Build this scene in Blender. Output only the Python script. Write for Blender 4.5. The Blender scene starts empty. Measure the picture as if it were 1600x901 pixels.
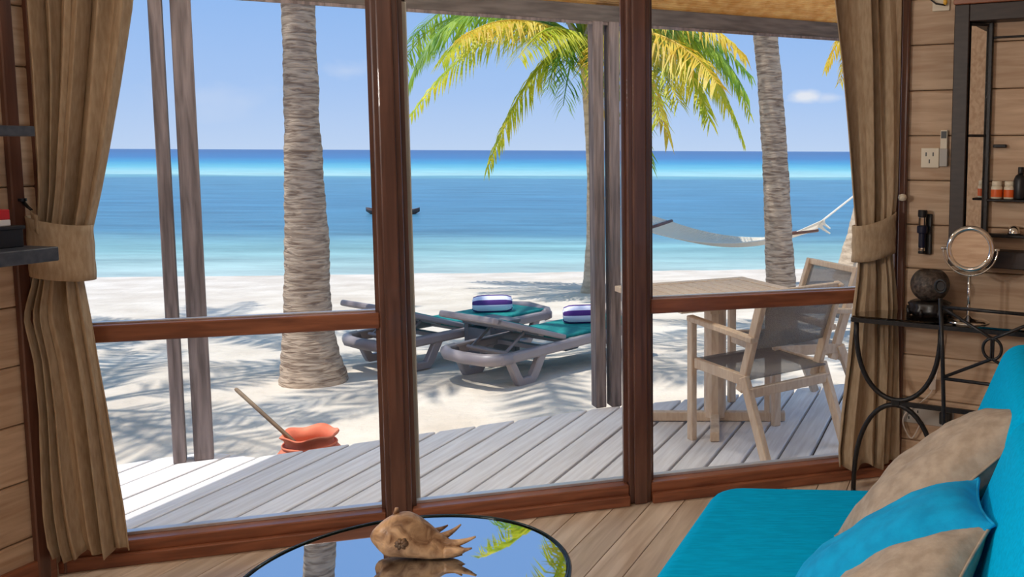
import bpy, bmesh, math, random
from mathutils import Vector as V, Matrix, noise, Euler
random.seed(7)
D = bpy.data
SC = bpy.context.scene
COL = SC.collection
R = math.radians

# ------------------------------------------------------------------ camera
F, PX, PY, HOR = 1450.0, 1130.0, 381.0, 236.0
PITCH = math.atan((PY - HOR) / F)
ROLL = R(0.22)
CAMZ = 1.5
CROT = Matrix.Rotation(math.pi / 2 - PITCH, 3, 'X') @ Matrix.Rotation(ROLL, 3, 'Z')
cam = D.cameras.new('camera')
camo = D.objects.new('camera', cam)
COL.objects.link(camo)
camo.location = (0, 0, CAMZ)
camo.rotation_euler = CROT.to_euler()
cam.sensor_width = 36
cam.lens = F * 36 / 1600
cam.shift_x = -(PX - 800) / 1600
cam.shift_y = -(450.5 - PY) / 1600
cam.clip_start = 0.05
cam.clip_end = 60000
SC.camera = camo


def ray(u, v):
    return (CROT @ V(((u - PX) / F, -(v - PY) / F, -1))).normalized()


def atz(u, v, z):
    d = ray(u, v)
    return V((0, 0, CAMZ)) + d * ((z - CAMZ) / d.z)


def aty(u, v, y):
    d = ray(u, v)
    return V((0, 0, CAMZ)) + d * (y / d.y)


def atplane(u, v, p0, n):
    d = ray(u, v)
    o = V((0, 0, CAMZ))
    return o + d * ((p0 - o).dot(n) / d.dot(n))


# ------------------------------------------------------------------ world, sun, exposure
SC.view_settings.view_transform = 'Standard'
SC.view_settings.look = 'None'
SC.view_settings.exposure = 0.0
SC.view_settings.gamma = 1.0
SC.view_settings.use_curve_mapping = False


def srgb(r, g, b):
    def c(x):
        x /= 255.0
        return x / 12.92 if x <= 0.04045 else ((x + 0.055) / 1.055) ** 2.4
    return (c(r), c(g), c(b), 1)


W = D.worlds.new('sky')
SC.world = W
W.use_nodes = True
nt = W.node_tree
nt.nodes.clear()
N = nt.nodes.new
L = nt.links.new
out = N('ShaderNodeOutputWorld')
bg = N('ShaderNodeBackground')
tc = N('ShaderNodeTexCoord')
sep = N('ShaderNodeSeparateXYZ')
L(tc.outputs['Generated'], sep.inputs[0])
ramp = N('ShaderNodeValToRGB')
L(sep.outputs['Z'], ramp.inputs[0])
el = ramp.color_ramp.elements
el[0].position = 0.0
el[0].color = srgb(196, 216, 246)
el[1].position = 0.9
el[1].color = srgb(112, 162, 232)
e = el.new(0.06)
e.color = srgb(172, 202, 246)
e = el.new(0.17)
e.color = srgb(142, 185, 243)
e = el.new(0.45)
e.color = srgb(142, 185, 243)
# one small cumulus low over the sea with thin wisps beside it
mp = N('ShaderNodeMapping')
mp.inputs['Scale'].default_value = (14, 14, 30)
L(tc.outputs['Generated'], mp.inputs[0])
cn = N('ShaderNodeTexNoise')
cn.inputs['Scale'].default_value = 1.6
cn.inputs['Detail'].default_value = 7
L(mp.outputs[0], cn.inputs['Vector'])
cloud_total = None
for (cu, cv, wx, wz, pw) in ((1256, 149, 0.019, 0.0075, 1.0), (1300, 152, 0.020, 0.006, 0.5), (545, 110, 0.028, 0.011, 0.35),
                             (330, 150, 0.05, 0.02, 0.18)):
    cd = ray(cu, cv)
    sub = N('ShaderNodeVectorMath')
    sub.operation = 'SUBTRACT'
    sub.inputs[1].default_value = cd
    L(tc.outputs['Generated'], sub.inputs[0])
    dv = N('ShaderNodeVectorMath')
    dv.operation = 'DIVIDE'
    dv.inputs[1].default_value = (wx, 0.06, wz)
    L(sub.outputs[0], dv.inputs[0])
    ln = N('ShaderNodeVectorMath')
    ln.operation = 'LENGTH'
    L(dv.outputs[0], ln.inputs[0])
    m1 = N('ShaderNodeMath')          # noise*2.2 - length*0.9
    m1.operation = 'MULTIPLY_ADD'
    m1.inputs[1].default_value = -0.9
    L(ln.outputs['Value'], m1.inputs[0])
    m2 = N('ShaderNodeMath')
    m2.operation = 'MULTIPLY'
    m2.inputs[1].default_value = 2.2
    L(cn.outputs['Fac'], m2.inputs[0])
    L(m2.outputs[0], m1.inputs[2])
    m3 = N('ShaderNodeMapRange')
    m3.inputs['From Min'].default_value = 0.15
    m3.inputs['From Max'].default_value = 0.95
    m3.inputs['To Max'].default_value = pw * 0.75
    L(m1.outputs[0], m3.inputs['Value'])
    if cloud_total is None:
        cloud_total = m3.outputs[0]
    else:
        ad = N('ShaderNodeMath')
        ad.operation = 'MAXIMUM'
        L(cloud_total, ad.inputs[0])
        L(m3.outputs[0], ad.inputs[1])
        cloud_total = ad.outputs[0]
mx = N('ShaderNodeMix')
mx.data_type = 'RGBA'
L(cloud_total, mx.inputs['Factor'])
L(ramp.outputs[0], mx.inputs[6])
mx.inputs[7].default_value = srgb(250, 246, 246)
L(mx.outputs[2], bg.inputs[0])
bg.inputs[1].default_value = 1.0
L(bg.outputs[0], out.inputs[0])

SUNDIR = V((-0.62, -0.30, 2.3)).normalized()
sun = D.lights.new('sun', 'SUN')
sun.energy = 4.0
sun.angle = R(0.6)
sun.color = (1.0, 0.97, 0.92)
suno = D.objects.new('sun', sun)
COL.objects.link(suno)
suno.location = SUNDIR * 30
suno.rotation_euler = SUNDIR.to_track_quat('Z', 'Y').to_euler()

# ------------------------------------------------------------------ materials
MATS = {}


def mat(name, c1, c2=None, rough=0.6, scale=(1, 1, 1), ns=4.0, detail=4, bump=0.0, bscale=None, metal=0.0, rand=0.0,
        spec=0.5, trans=0.0, lo=0.35, hi=0.65, coat=0.0, sheen=0.0, world=False, dist=0.0):
    m = D.materials.new(name)
    m.use_nodes = True
    t = m.node_tree
    b = t.nodes['Principled BSDF']
    n = t.nodes.new
    l = t.links.new
    b.inputs['Roughness'].default_value = rough
    b.inputs['Metallic'].default_value = metal
    b.inputs['Specular IOR Level'].default_value = spec
    b.inputs['Coat Weight'].default_value = coat
    b.inputs['Sheen Weight'].default_value = sheen
    b.inputs['Base Color'].default_value = c1
    if c2 is not None or bump:
        tcn = n('ShaderNodeTexCoord')
        mpn = n('ShaderNodeMapping')
        mpn.inputs['Scale'].default_value = scale
        if world:
            g = n('ShaderNodeNewGeometry')
            l(g.outputs['Position'], mpn.inputs[0])
        else:
            l(tcn.outputs['Object'], mpn.inputs[0])
        vec = mpn.outputs[0]
        if rand:
            oi = n('ShaderNodeObjectInfo')
            ml = n('ShaderNodeMath')
            ml.operation = 'MULTIPLY'
            ml.inputs[1].default_value = 37.0
            l(oi.outputs['Random'], ml.inputs[0])
            av = n('ShaderNodeVectorMath')
            l(mpn.outputs[0], av.inputs[0])
            l(ml.outputs[0], av.inputs[1])
            vec = av.outputs[0]
        nz = n('ShaderNodeTexNoise')
        nz.inputs['Scale'].default_value = ns
        nz.inputs['Detail'].default_value = detail
        nz.inputs['Distortion'].default_value = dist
        l(vec, nz.inputs['Vector'])
        if c2 is not None:
            rp = n('ShaderNodeValToRGB')
            rp.color_ramp.elements[0].position = lo
            rp.color_ramp.elements[1].position = hi
            rp.color_ramp.elements[0].color = c1
            rp.color_ramp.elements[1].color = c2
            l(nz.outputs['Fac'], rp.inputs[0])
            col = rp.outputs[0]
            if rand:
                hs = n('ShaderNodeHueSaturation')
                mr = n('ShaderNodeMapRange')
                mr.inputs['To Min'].default_value = 1 - rand
                mr.inputs['To Max'].default_value = 1 + rand
                l(oi.outputs['Random'], mr.inputs['Value'])
                l(mr.outputs[0], hs.inputs['Value'])
                l(col, hs.inputs['Color'])
                col = hs.outputs[0]
            l(col, b.inputs['Base Color'])
        if bump:
            bn = n('ShaderNodeBump')
            bn.inputs['Strength'].default_value = min(1.0, bump)
            bn.inputs['Distance'].default_value = 0.01 * max(1.0, bump)
            if bscale:
                nb = n('ShaderNodeTexNoise')
                nb.inputs['Scale'].default_value = bscale
                nb.inputs['Detail'].default_value = 5
                l(vec, nb.inputs['Vector'])
                l(nb.outputs['Fac'], bn.inputs['Height'])
            else:
                l(nz.outputs['Fac'], bn.inputs['Height'])
            l(bn.outputs[0], b.inputs['Normal'])
    if trans:
        tr = n('ShaderNodeBsdfTranslucent')
        ms = n('ShaderNodeMixShader')
        ms.inputs[0].default_value = trans
        o = t.nodes['Material Output']
        if c2 is not None:
            l(col, tr.inputs[0])
        else:
            tr.inputs[0].default_value = c1
        l(b.outputs[0], ms.inputs[1])
        l(tr.outputs[0], ms.inputs[2])
        l(ms.outputs[0], o.inputs[0])
    MATS[name] = m
    return m


mat('pine', srgb(184, 152, 124), srgb(212, 184, 156), 0.6, (1.2, 14, 14), 2.2, 5, 0.12, rand=0.08, dist=0.6)
mat('floor_pine', srgb(196, 170, 146), srgb(226, 204, 182), 0.30, (1.0, 12, 12), 2.2, 5, 0.1, rand=0.13, dist=0.5)
mat('redwood', srgb(84, 52, 42), srgb(112, 74, 60), 0.35, (14, 14, 1.0), 2.5, 4, 0.08, dist=0.4, coat=0.2)
mat('redwood_rail', srgb(118, 66, 44), srgb(156, 94, 64), 0.35, (1.5, 1.5, 16), 2.5, 4, 0.08, dist=0.4, coat=0.2)
mat('deck_wood', srgb(226, 219, 217), srgb(244, 239, 238), 0.75, (1.0, 16, 16), 3.0, 6, 0.25, rand=0.10, dist=0.3)
mat('grey_timber', srgb(98, 86, 84), srgb(148, 132, 128), 0.8, (16, 16, 1.2), 2.5, 6, 0.3, dist=0.3)
mat('beam_timber', srgb(92, 84, 80), srgb(124, 114, 108), 0.8, (2, 2, 14), 2.5, 5, 0.2)
mat('deck_frame', srgb(92, 80, 70), srgb(120, 106, 94), 0.9, (3, 3, 3), 3, 4)
mat('teak', srgb(216, 184, 154), srgb(232, 206, 178), 0.6, (22, 22, 5), 2.0, 6, 0.12, rand=0.05, dist=0.8)
mat('mesh_fabric', srgb(122, 116, 114), srgb(152, 146, 144), 0.85, (60, 60, 60), 4, 3, 0.2, trans=0.3)
mat('reed', srgb(226, 186, 124), srgb(246, 220, 168), 0.6, (3, 3, 3), 5, 4, 0.1, trans=0.5)
mat('thatch', srgb(240, 220, 180), srgb(250, 236, 206), 0.9, (8, 8, 8), 4, 5, 0.3, trans=0.85)
mat('aluminium', srgb(212, 214, 222), None, 0.35, metal=0.6)
mat('pale_wood', srgb(190, 174, 152), srgb(212, 198, 178), 0.5, (10, 10, 1), 2, 4)
mat('linen', srgb(176, 152, 124), srgb(194, 172, 144), 0.9, (30, 30, 6), 3, 4, 0.12, 24.0, trans=0.08)
mat('teal_cloth', srgb(0, 162, 214), srgb(0, 178, 230), 0.9, (6, 40, 40), 3, 4, 0.15, spec=0.04)
mat('teal_pillow', srgb(0, 150, 206), srgb(0, 166, 222), 0.75, (8, 8, 8), 3, 4, 0.1, 12.0, spec=0.2)
mat('beige_pillow', srgb(158, 140, 122), srgb(182, 164, 146), 0.7, (9, 9, 9), 3, 5, 0.15, 10.0)
mat('black_iron', srgb(26, 25, 27), srgb(40, 38, 40), 0.38, (20, 20, 20), 4, 3, 0.1, metal=0.3)
mat('dark_wood', srgb(40, 30, 28), srgb(54, 42, 40), 0.45, (4, 4, 20), 3, 4, 0.05)
mat('slate_shelf', srgb(56, 62, 74), srgb(76, 82, 94), 0.45, (3, 12, 12), 3, 5, 0.08)
mat('navy_box', srgb(18, 20, 30), None, 0.5)
mat('red_paper', srgb(190, 24, 38), srgb(214, 40, 52), 0.5, ns=6)
mat('white_paper', srgb(226, 222, 222), None, 0.5)
mat('chrome', srgb(220, 218, 214), None, 0.08, metal=1.0)
mat('mirror', srgb(236, 236, 236), None, 0.02, metal=1.0)
mat('table_mirror', srgb(215, 220, 226), None, 0.015, metal=1.0)
mat('table_rim', srgb(14, 30, 30), None, 0.15, metal=0.5)
mat('stone', srgb(44, 36, 32), srgb(92, 80, 72), 0.45, (1, 1, 1), 60, 5, 0.6)
mat('black_carved', srgb(20, 17, 17), srgb(34, 29, 28), 0.35, ns=20, bump=0.2)
mat('white_plastic', srgb(226, 214, 192), None, 0.4)
mat('grey_plastic', srgb(176, 170, 164), None, 0.4)
mat('black_plastic', srgb(18, 18, 22), None, 0.4)
mat('navy_plastic', srgb(24, 28, 54), None, 0.35)
mat('orange_label', srgb(222, 96, 30), None, 0.45)
mat('cable_white', srgb(220, 206, 194), None, 0.5)
mat('amber', srgb(240, 190, 70), None, 0.3)
mat('shell', srgb(104, 66, 40), srgb(204, 164, 124), 0.4, ns=26, detail=8, bump=0.5, lo=0.32, hi=0.66, dist=0.8)
mat('shell_tip', srgb(84, 66, 52), srgb(128, 96, 68), 0.45, ns=20)
mat('terracotta', srgb(216, 108, 78), srgb(238, 140, 108), 0.8, ns=7, detail=5, bump=0.1)
mat('stick', srgb(120, 98, 78), srgb(150, 126, 100), 0.7, ns=10)
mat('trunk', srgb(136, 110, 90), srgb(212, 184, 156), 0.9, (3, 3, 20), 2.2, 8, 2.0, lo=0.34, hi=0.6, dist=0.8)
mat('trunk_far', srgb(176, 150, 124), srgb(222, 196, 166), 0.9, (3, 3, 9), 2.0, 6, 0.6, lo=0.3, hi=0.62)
mat('frond_green', srgb(96, 148, 44), srgb(176, 200, 60), 0.5, ns=3, trans=0.40)
mat('frond_lime', srgb(172, 190, 40), srgb(240, 226, 70), 0.5, ns=3, trans=0.40)
mat('frond_gold', srgb(226, 186, 44), srgb(252, 226, 90), 0.5, ns=3, trans=0.40)
mat('rachis', srgb(206, 196, 90), None, 0.5)
mat('taupe_plastic', srgb(146, 132, 132), srgb(160, 148, 146), 0.4, ns=3)
mat('teal_sling', srgb(0, 118, 112), srgb(12, 136, 128), 0.7, ns=30, bump=0.05)
mat('grey_box', srgb(104, 98, 100), srgb(118, 112, 112), 0.5, ns=3)
mat('rope_white', srgb(244, 232, 212), None, 0.8)
mat('hammock_bar', srgb(96, 56, 44), srgb(122, 74, 56), 0.5, ns=10)
mat('boat', srgb(84, 62, 56), srgb(112, 86, 76), 0.5, ns=4)
mat('ceiling_white', srgb(228, 214, 196), srgb(236, 224, 208), 0.7, ns=3)
mat('lamp_shade', srgb(240, 226, 200), None, 0.7, trans=0.5)


def glass_mat(name, tint, refl):
    m = D.materials.new(name)
    m.use_nodes = True
    t = m.node_tree
    t.nodes.clear()
    o = t.nodes.new('ShaderNodeOutputMaterial')
    a = t.nodes.new('ShaderNodeBsdfTransparent')
    a.inputs[0].default_value = tint
    g = t.nodes.new('ShaderNodeBsdfGlossy')
    g.inputs['Roughness'].default_value = 0.01
    ms = t.nodes.new('ShaderNodeMixShader')
    fr = t.nodes.new('ShaderNodeFresnel')
    fr.inputs['IOR'].default_value = 1.45
    mu = t.nodes.new('ShaderNodeMath')
    mu.operation = 'MULTIPLY'
    mu.inputs[1].default_value = refl
    t.links.new(fr.outputs[0], mu.inputs[0])
    t.links.new(mu.outputs[0], ms.inputs[0])
    t.links.new(a.outputs[0], ms.inputs[1])
    t.links.new(g.outputs[0], ms.inputs[2])
    t.links.new(ms.outputs[0], o.inputs[0])
    MATS[name] = m


glass_mat('window_glass', (0.97, 0.985, 0.99, 1), 0.3)
mm = MATS['mesh_fabric'].node_tree
_o = mm.nodes['Material Output']
_s = _o.inputs[0].links[0].from_socket
_t = mm.nodes.new('ShaderNodeBsdfTransparent')
_x = mm.nodes.new('ShaderNodeMixShader')
_x.inputs[0].default_value = 0.38
mm.links.new(_s, _x.inputs[1])
mm.links.new(_t.outputs[0], _x.inputs[2])
mm.links.new(_x.outputs[0], _o.inputs[0])
glass_mat('smoked_glass', (0.55, 0.52, 0.50, 1), 2.2)


def stripes_mat():
    m = D.materials.new('striped_towel')
    m.use_nodes = True
    t = m.node_tree
    b = t.nodes['Principled BSDF']
    b.inputs['Roughness'].default_value = 0.95
    tcn = t.nodes.new('ShaderNodeTexCoord')
    w = t.nodes.new('ShaderNodeTexGradient')
    w.gradient_type = 'RADIAL'
    mpn = t.nodes.new('ShaderNodeMapping')
    mpn.inputs['Rotation'].default_value = (0, R(90), 0)
    t.links.new(tcn.outputs['Object'], mpn.inputs[0])
    t.links.new(mpn.outputs[0], w.inputs[0])
    mm = t.nodes.new('ShaderNodeMath')
    mm.operation = 'MULTIPLY'
    mm.inputs[1].default_value = 5.0
    t.links.new(w.outputs['Fac'], mm.inputs[0])
    fr = t.nodes.new('ShaderNodeMath')
    fr.operation = 'FRACT'
    t.links.new(mm.outputs[0], fr.inputs[0])
    gt = t.nodes.new('ShaderNodeMath')
    gt.operation = 'GREATER_THAN'
    gt.inputs[1].default_value = 0.55
    t.links.new(fr.outputs[0], gt.inputs[0])
    mxn = t.nodes.new('ShaderNodeMix')
    mxn.data_type = 'RGBA'
    mxn.inputs[6].default_value = srgb(236, 230, 246)
    mxn.inputs[7].default_value = srgb(84, 44, 120)
    t.links.new(gt.outputs[0], mxn.inputs['Factor'])
    t.links.new(mxn.outputs[2], b.inputs['Base Color'])
    MATS['striped_towel'] = m


stripes_mat()


def sea_mat():
    m = D.materials.new('sea_water')
    m.use_nodes = True
    t = m.node_tree
    b = t.nodes['Principled BSDF']
    n = t.nodes.new
    l = t.links.new
    b.inputs['Roughness'].default_value = 0.28
    b.inputs['Specular IOR Level'].default_value = 0.12
    g = n('ShaderNodeNewGeometry')
    sp = n('ShaderNodeSeparateXYZ')
    l(g.outputs['Position'], sp.inputs[0])
    # shoreline runs obliquely: distance from the beach
    sx = n('ShaderNodeMath')
    sx.operation = 'MULTIPLY_ADD'
    sx.inputs[1].default_value = -0.13
    l(sp.outputs['X'], sx.inputs[0])
    l(sp.outputs['Y'], sx.inputs[2])
    mp_ = n('ShaderNodeMapping')
    mp_.inputs['Scale'].default_value = (0.05, 0.16, 1)
    l(g.outputs['Position'], mp_.inputs[0])
    nz = n('ShaderNodeTexNoise')
    nz.inputs['Scale'].default_value = 1.0
    nz.inputs['Detail'].default_value = 5
    l(mp_.outputs[0], nz.inputs['Vector'])
    nadd = n('ShaderNodeMath')          # (noise-0.5)*0.10 added to log distance
    nadd.operation = 'MULTIPLY_ADD'
    nadd.inputs[1].default_value = 0.10
    nadd.inputs[2].default_value = -0.05
    l(nz.outputs['Fac'], nadd.inputs[0])
    lg = n('ShaderNodeMath')
    lg.operation = 'LOGARITHM'
    lg.inputs[1].default_value = 10
    mxm = n('ShaderNodeMath')
    mxm.operation = 'MAXIMUM'
    mxm.inputs[1].default_value = 1.0
    l(sp.outputs['Y'], mxm.inputs[0])
    l(mxm.outputs[0], lg.inputs[0])
    # near shore use oblique distance
    lg2 = n('ShaderNodeMath')
    lg2.operation = 'ADD'
    l(lg.outputs[0], lg2.inputs[0])
    l(nadd.outputs[0], lg2.inputs[1])
    mr = n('ShaderNodeMapRange')
    mr.inputs['From Min'].default_value = 1.2
    mr.inputs['From Max'].default_value = 3.7
    l(lg2.outputs[0], mr.inputs['Value'])
    rp = n('ShaderNodeValToRGB')
    l(mr.outputs[0], rp.inputs[0])

    def pos(y):
        return (math.log10(y) - 1.2) / 2.5
    stops = [(17, (226, 234, 218)), (20.5, (196, 222, 206)), (24, (154, 200, 190)), (28, (86, 144, 164)),
             (45, (80, 142, 168)), (80, (92, 152, 172)), (89, (126, 188, 188)), (93, (196, 236, 220)), (108, (176, 232, 222)), (135, (112, 206, 212)),
             (190, (40, 160, 196)), (300, (20, 114, 170)), (900, (32, 92, 148)), (3500, (48, 98, 152))]
    els = rp.color_ramp.elements
    els[0].position = pos(stops[0][0])
    els[0].color = srgb(*stops[0][1])
    els[1].position = pos(stops[-1][0])
    els[1].color = srgb(*stops[-1][1])
    for y, c in stops[1:-1]:
        q = els.new(pos(y))
        q.color = srgb(*c)
    # scale albedo down so the sunlit diffuse lands on the photographed colours
    sc_ = n('ShaderNodeMix')
    sc_.data_type = 'RGBA'
    sc_.blend_type = 'MULTIPLY'
    sc_.inputs['Factor'].default_value = 1
    sc_.inputs[7].default_value = (0.74, 0.74, 0.74, 1)
    l(rp.outputs[0], sc_.inputs[6])
    # ripples: darker and lighter streaks plus small foam caps
    mp2 = n('ShaderNodeMapping')
    mp2.inputs['Scale'].default_value = (0.16, 0.75, 1)
    l(g.outputs['Position'], mp2.inputs[0])
    n2 = n('ShaderNodeTexNoise')
    n2.inputs['Scale'].default_value = 1.0
    n2.inputs['Detail'].default_value = 10
    n2.inputs['Roughness'].default_value = 0.74
    l(mp2.outputs[0], n2.inputs['Vector'])
    hs = n('ShaderNodeHueSaturation')
    vr = n('ShaderNodeMapRange')
    vr.inputs['From Min'].default_value = 0.3
    vr.inputs['From Max'].default_value = 0.7
    vr.inputs['To Min'].default_value = 0.6
    vr.inputs['To Max'].default_value = 1.42
    l(n2.outputs['Fac'], vr.inputs['Value'])
    l(vr.outputs[0], hs.inputs['Value'])
    l(sc_.outputs[2], hs.inputs['Color'])
    l(hs.outputs[0], b.inputs['Base Color'])
    bn = n('ShaderNodeBump')
    bn.inputs['Strength'].default_value = 0.5
    bn.inputs['Distance'].default_value = 0.12
    l(n2.outputs['Fac'], bn.inputs['Height'])
    l(bn.outputs[0], b.inputs['Normal'])
    MATS['sea_water'] = m


sea_mat()


def sand_mat():
    m = D.materials.new('sand')
    m.use_nodes = True
    t = m.node_tree
    b = t.nodes['Principled BSDF']
    n = t.nodes.new
    l = t.links.new
    b.inputs['Roughness'].default_value = 0.95
    b.inputs['Specular IOR Level'].default_value = 0.1
    g = n('ShaderNodeNewGeometry')
    nz = n('ShaderNodeTexNoise')
    nz.inputs['Scale'].default_value = 1.3
    nz.inputs['Detail'].default_value = 8
    l(g.outputs['Position'], nz.inputs['Vector'])
    rp = n('ShaderNodeValToRGB')
    rp.color_ramp.elements[0].position = 0.32
    rp.color_ramp.elements[1].position = 0.66
    rp.color_ramp.elements[0].color = srgb(206, 189, 170)
    rp.color_ramp.elements[1].color = srgb(229, 214, 196)
    l(nz.outputs['Fac'], rp.inputs[0])
    l(rp.outputs[0], b.inputs['Base Color'])
    n2 = n('ShaderNodeTexNoise')
    n2.inputs['Scale'].default_value = 9
    n2.inputs['Detail'].default_value = 8
    l(g.outputs['Position'], n2.inputs['Vector'])
    bn = n('ShaderNodeBump')
    bn.inputs['Strength'].default_value = 0.55
    bn.inputs['Distance'].default_value = 0.05
    l(n2.outputs['Fac'], bn.inputs['Height'])
    l(bn.outputs[0], b.inputs['Normal'])
    MATS['sand'] = m


sand_mat()

# ------------------------------------------------------------------ mesh helpers
ORG = {}


class MB:
    def __init__(s):
        s.v = []
        s.f = []

    def add(s, vs, fs):
        k = len(s.v)
        s.v += [V(p) for p in vs]
        s.f += [tuple(i + k for i in q) for q in fs]
        return s

    def obox(s, c, ex, ey, ez):
        c, ex, ey, ez = V(c), V(ex), V(ey), V(ez)
        vs = [c + ex * a + ey * b + ez * d for d in (-1, 1) for b in (-1, 1) for a in (-1, 1)]
        if ex.cross(ey).dot(ez) < 0:
            return s.add(vs, [(0, 1, 3, 2), (4, 6, 7, 5), (0, 4, 5, 1), (2, 3, 7, 6), (0, 2, 6, 4), (1, 5, 7, 3)])
        return s.add(vs, [(0, 2, 3, 1), (4, 5, 7, 6), (0, 1, 5, 4), (2, 6, 7, 3), (0, 4, 6, 2), (1, 3, 7, 5)])

    def box(s, c, size):
        return s.obox(c, (size[0] / 2, 0, 0), (0, size[1] / 2, 0), (0, 0, size[2] / 2))

    def bar(s, p0, p1, w, h, up=(0, 0, 1)):
        p0, p1 = V(p0), V(p1)
        d = p1 - p0
        t = d.normalized()
        side = t.cross(V(up))
        if side.length < 1e-4:
            side = t.cross(V((0, 1, 0)))
        side.normalize()
        u = side.cross(t)
        return s.obox((p0 + p1) / 2, d / 2, side * w / 2, u * h / 2)

    def tube(s, pts, r, n=8, close=False, caps=True, squash=None):
        pts = [V(p) for p in pts]
        m = len(pts)
        rs = r if isinstance(r, (list, tuple)) else [r] * m
        k0 = len(s.v)
        prev = None
        for i, p in enumerate(pts):
            if close:
                t = pts[(i + 1) % m] - pts[i - 1]
            else:
                t = pts[min(i + 1, m - 1)] - pts[max(i - 1, 0)]
            t.normalize()
            if prev is None:
                a = V((0, 0, 1)) if abs(t.z) < 0.9 else V((1, 0, 0))
                nrm = t.cross(a).normalized()
            else:
                nrm = prev - t * prev.dot(t)
                nrm = nrm.normalized() if nrm.length > 1e-6 else t.orthogonal().normalized()
            prev = nrm
            bi = t.cross(nrm)
            for j in range(n):
                a = 2 * math.pi * j / n
                o = nrm * math.cos(a) + bi * math.sin(a)
                if squash:
                    o = V((o.x * squash[0], o.y * squash[1], o.z * squash[2]))
                s.v.append(p + o * rs[i])
        for i in range(m if close else m - 1):
            for j in range(n):
                a = k0 + i * n + j
                b = k0 + i * n + (j + 1) % n
                i2 = (i + 1) % m
                c = k0 + i2 * n + (j + 1) % n
                d = k0 + i2 * n + j
                s.f.append((a, b, c, d))
        if caps and not close:
            s.f.append(tuple(k0 + j for j in reversed(range(n))))
            s.f.append(tuple(k0 + (m - 1) * n + j for j in range(n)))
        return s

    def lathe(s, prof, c=(0, 0, 0), n=32, wob=None):
        c = V(c)
        k0 = len(s.v)
        for i, (r, z) in enumerate(prof):
            for j in range(n):
                a = 2 * math.pi * j / n
                rr, zz = r, z
                if wob:
                    rr, zz = wob(i, a, r, z)
                s.v.append(c + V((rr * math.cos(a), rr * math.sin(a), zz)))
        for i in range(len(prof) - 1):
            for j in range(n):
                s.f.append((k0 + i * n + j, k0 + i * n + (j + 1) % n, k0 + (i + 1) * n + (j + 1) % n, k0 + (i + 1) * n + j))
        s.f.append(tuple(k0 + j for j in reversed(range(n))))
        s.f.append(tuple(k0 + (len(prof) - 1) * n + j for j in range(n)))
        return s

    def prism(s, poly, z0, z1):
        n = len(poly)
        area = sum(poly[i][0] * poly[(i + 1) % n][1] - poly[(i + 1) % n][0] * poly[i][1] for i in range(n))
        if area < 0:
            poly = list(reversed(poly))
        k = len(s.v)
        f0 = z0 if callable(z0) else (lambda p: z0)
        f1 = z1 if callable(z1) else (lambda p: z1)
        s.v += [V((p[0], p[1], f0(p))) for p in poly] + [V((p[0], p[1], f1(p))) for p in poly]
        s.f.append(tuple(k + i for i in reversed(range(n))))
        s.f.append(tuple(k + n + i for i in range(n)))
        for i in range(n):
            j = (i + 1) % n
            s.f.append((k + i, k + j, k + n + j, k + n + i))
        return s

    def grid(s, fn, nu, nv, flip=False):
        k = len(s.v)
        for i in range(nu + 1):
            for j in range(nv + 1):
                s.v.append(V(fn(i / nu, j / nv)))
        for i in range(nu):
            for j in range(nv):
                q = (k + i * (nv + 1) + j, k + (i + 1) * (nv + 1) + j, k + (i + 1) * (nv + 1) + j + 1, k + i * (nv + 1) + j + 1)
                s.f.append(tuple(reversed(q)) if flip else q)
        return s

    def build(s, name, m, parent=None, smooth=False, bevel=0.0, seg=1, solid=0.0, sub=0, origin=None):
        if parent is not None:
            o = ORG[parent.name]
        elif origin is not None:
            o = V(origin)
        else:
            lo = [min(p[i] for p in s.v) for i in range(3)]
            hi = [max(p[i] for p in s.v) for i in range(3)]
            o = V(((lo[0] + hi[0]) / 2, (lo[1] + hi[1]) / 2, lo[2]))
        me = D.meshes.new(name)
        me.from_pydata([p - o for p in s.v], [], s.f)
        me.materials.append(MATS[m])
        if smooth:
            for p in me.polygons:
                p.use_smooth = True
        me.update()
        ob = D.objects.new(name, me)
        COL.objects.link(ob)
        if solid:
            md = ob.modifiers.new('solid', 'SOLIDIFY')
            md.thickness = solid
            md.offset = 0
        if bevel:
            md = ob.modifiers.new('bevel', 'BEVEL')
            md.width = bevel
            md.segments = seg
            md.limit_method = 'ANGLE'
            md.angle_limit = R(40)
        if sub:
            md = ob.modifiers.new('sub', 'SUBSURF')
            md.levels = sub
            md.render_levels = sub
        if parent is not None:
            ob.parent = parent
        else:
            ob.location = o
        ORG[ob.name] = o
        return ob


def tag(o, label=None, cat=None, group=None, kind=None):
    if label:
        o['label'] = label
    if cat:
        o['category'] = cat
    if group:
        o['group'] = group
    if kind:
        o['kind'] = kind
    return o


def thing(name, label, cat, loc=(0, 0, 0), rz=0.0, group=None, kind=None):
    o = D.objects.new(name, None)
    o.empty_display_size = 0.1
    COL.objects.link(o)
    o.location = loc
    o.rotation_euler = (0, 0, rz)
    ORG[o.name] = V(loc)
    return tag(o, label, cat, group, kind)


def copy_tree(o, parent=None):
    c = o.copy()
    COL.objects.link(c)
    c.parent = parent
    for ch in list(o.children):
        copy_tree(ch, c)
    return c


def bez(p0, p1, p2, n):
    p0, p1, p2 = V(p0), V(p1), V(p2)
    return [p0 * (1 - t) ** 2 + p1 * 2 * t * (1 - t) + p2 * t * t for t in [i / n for i in range(n + 1)]]


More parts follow.
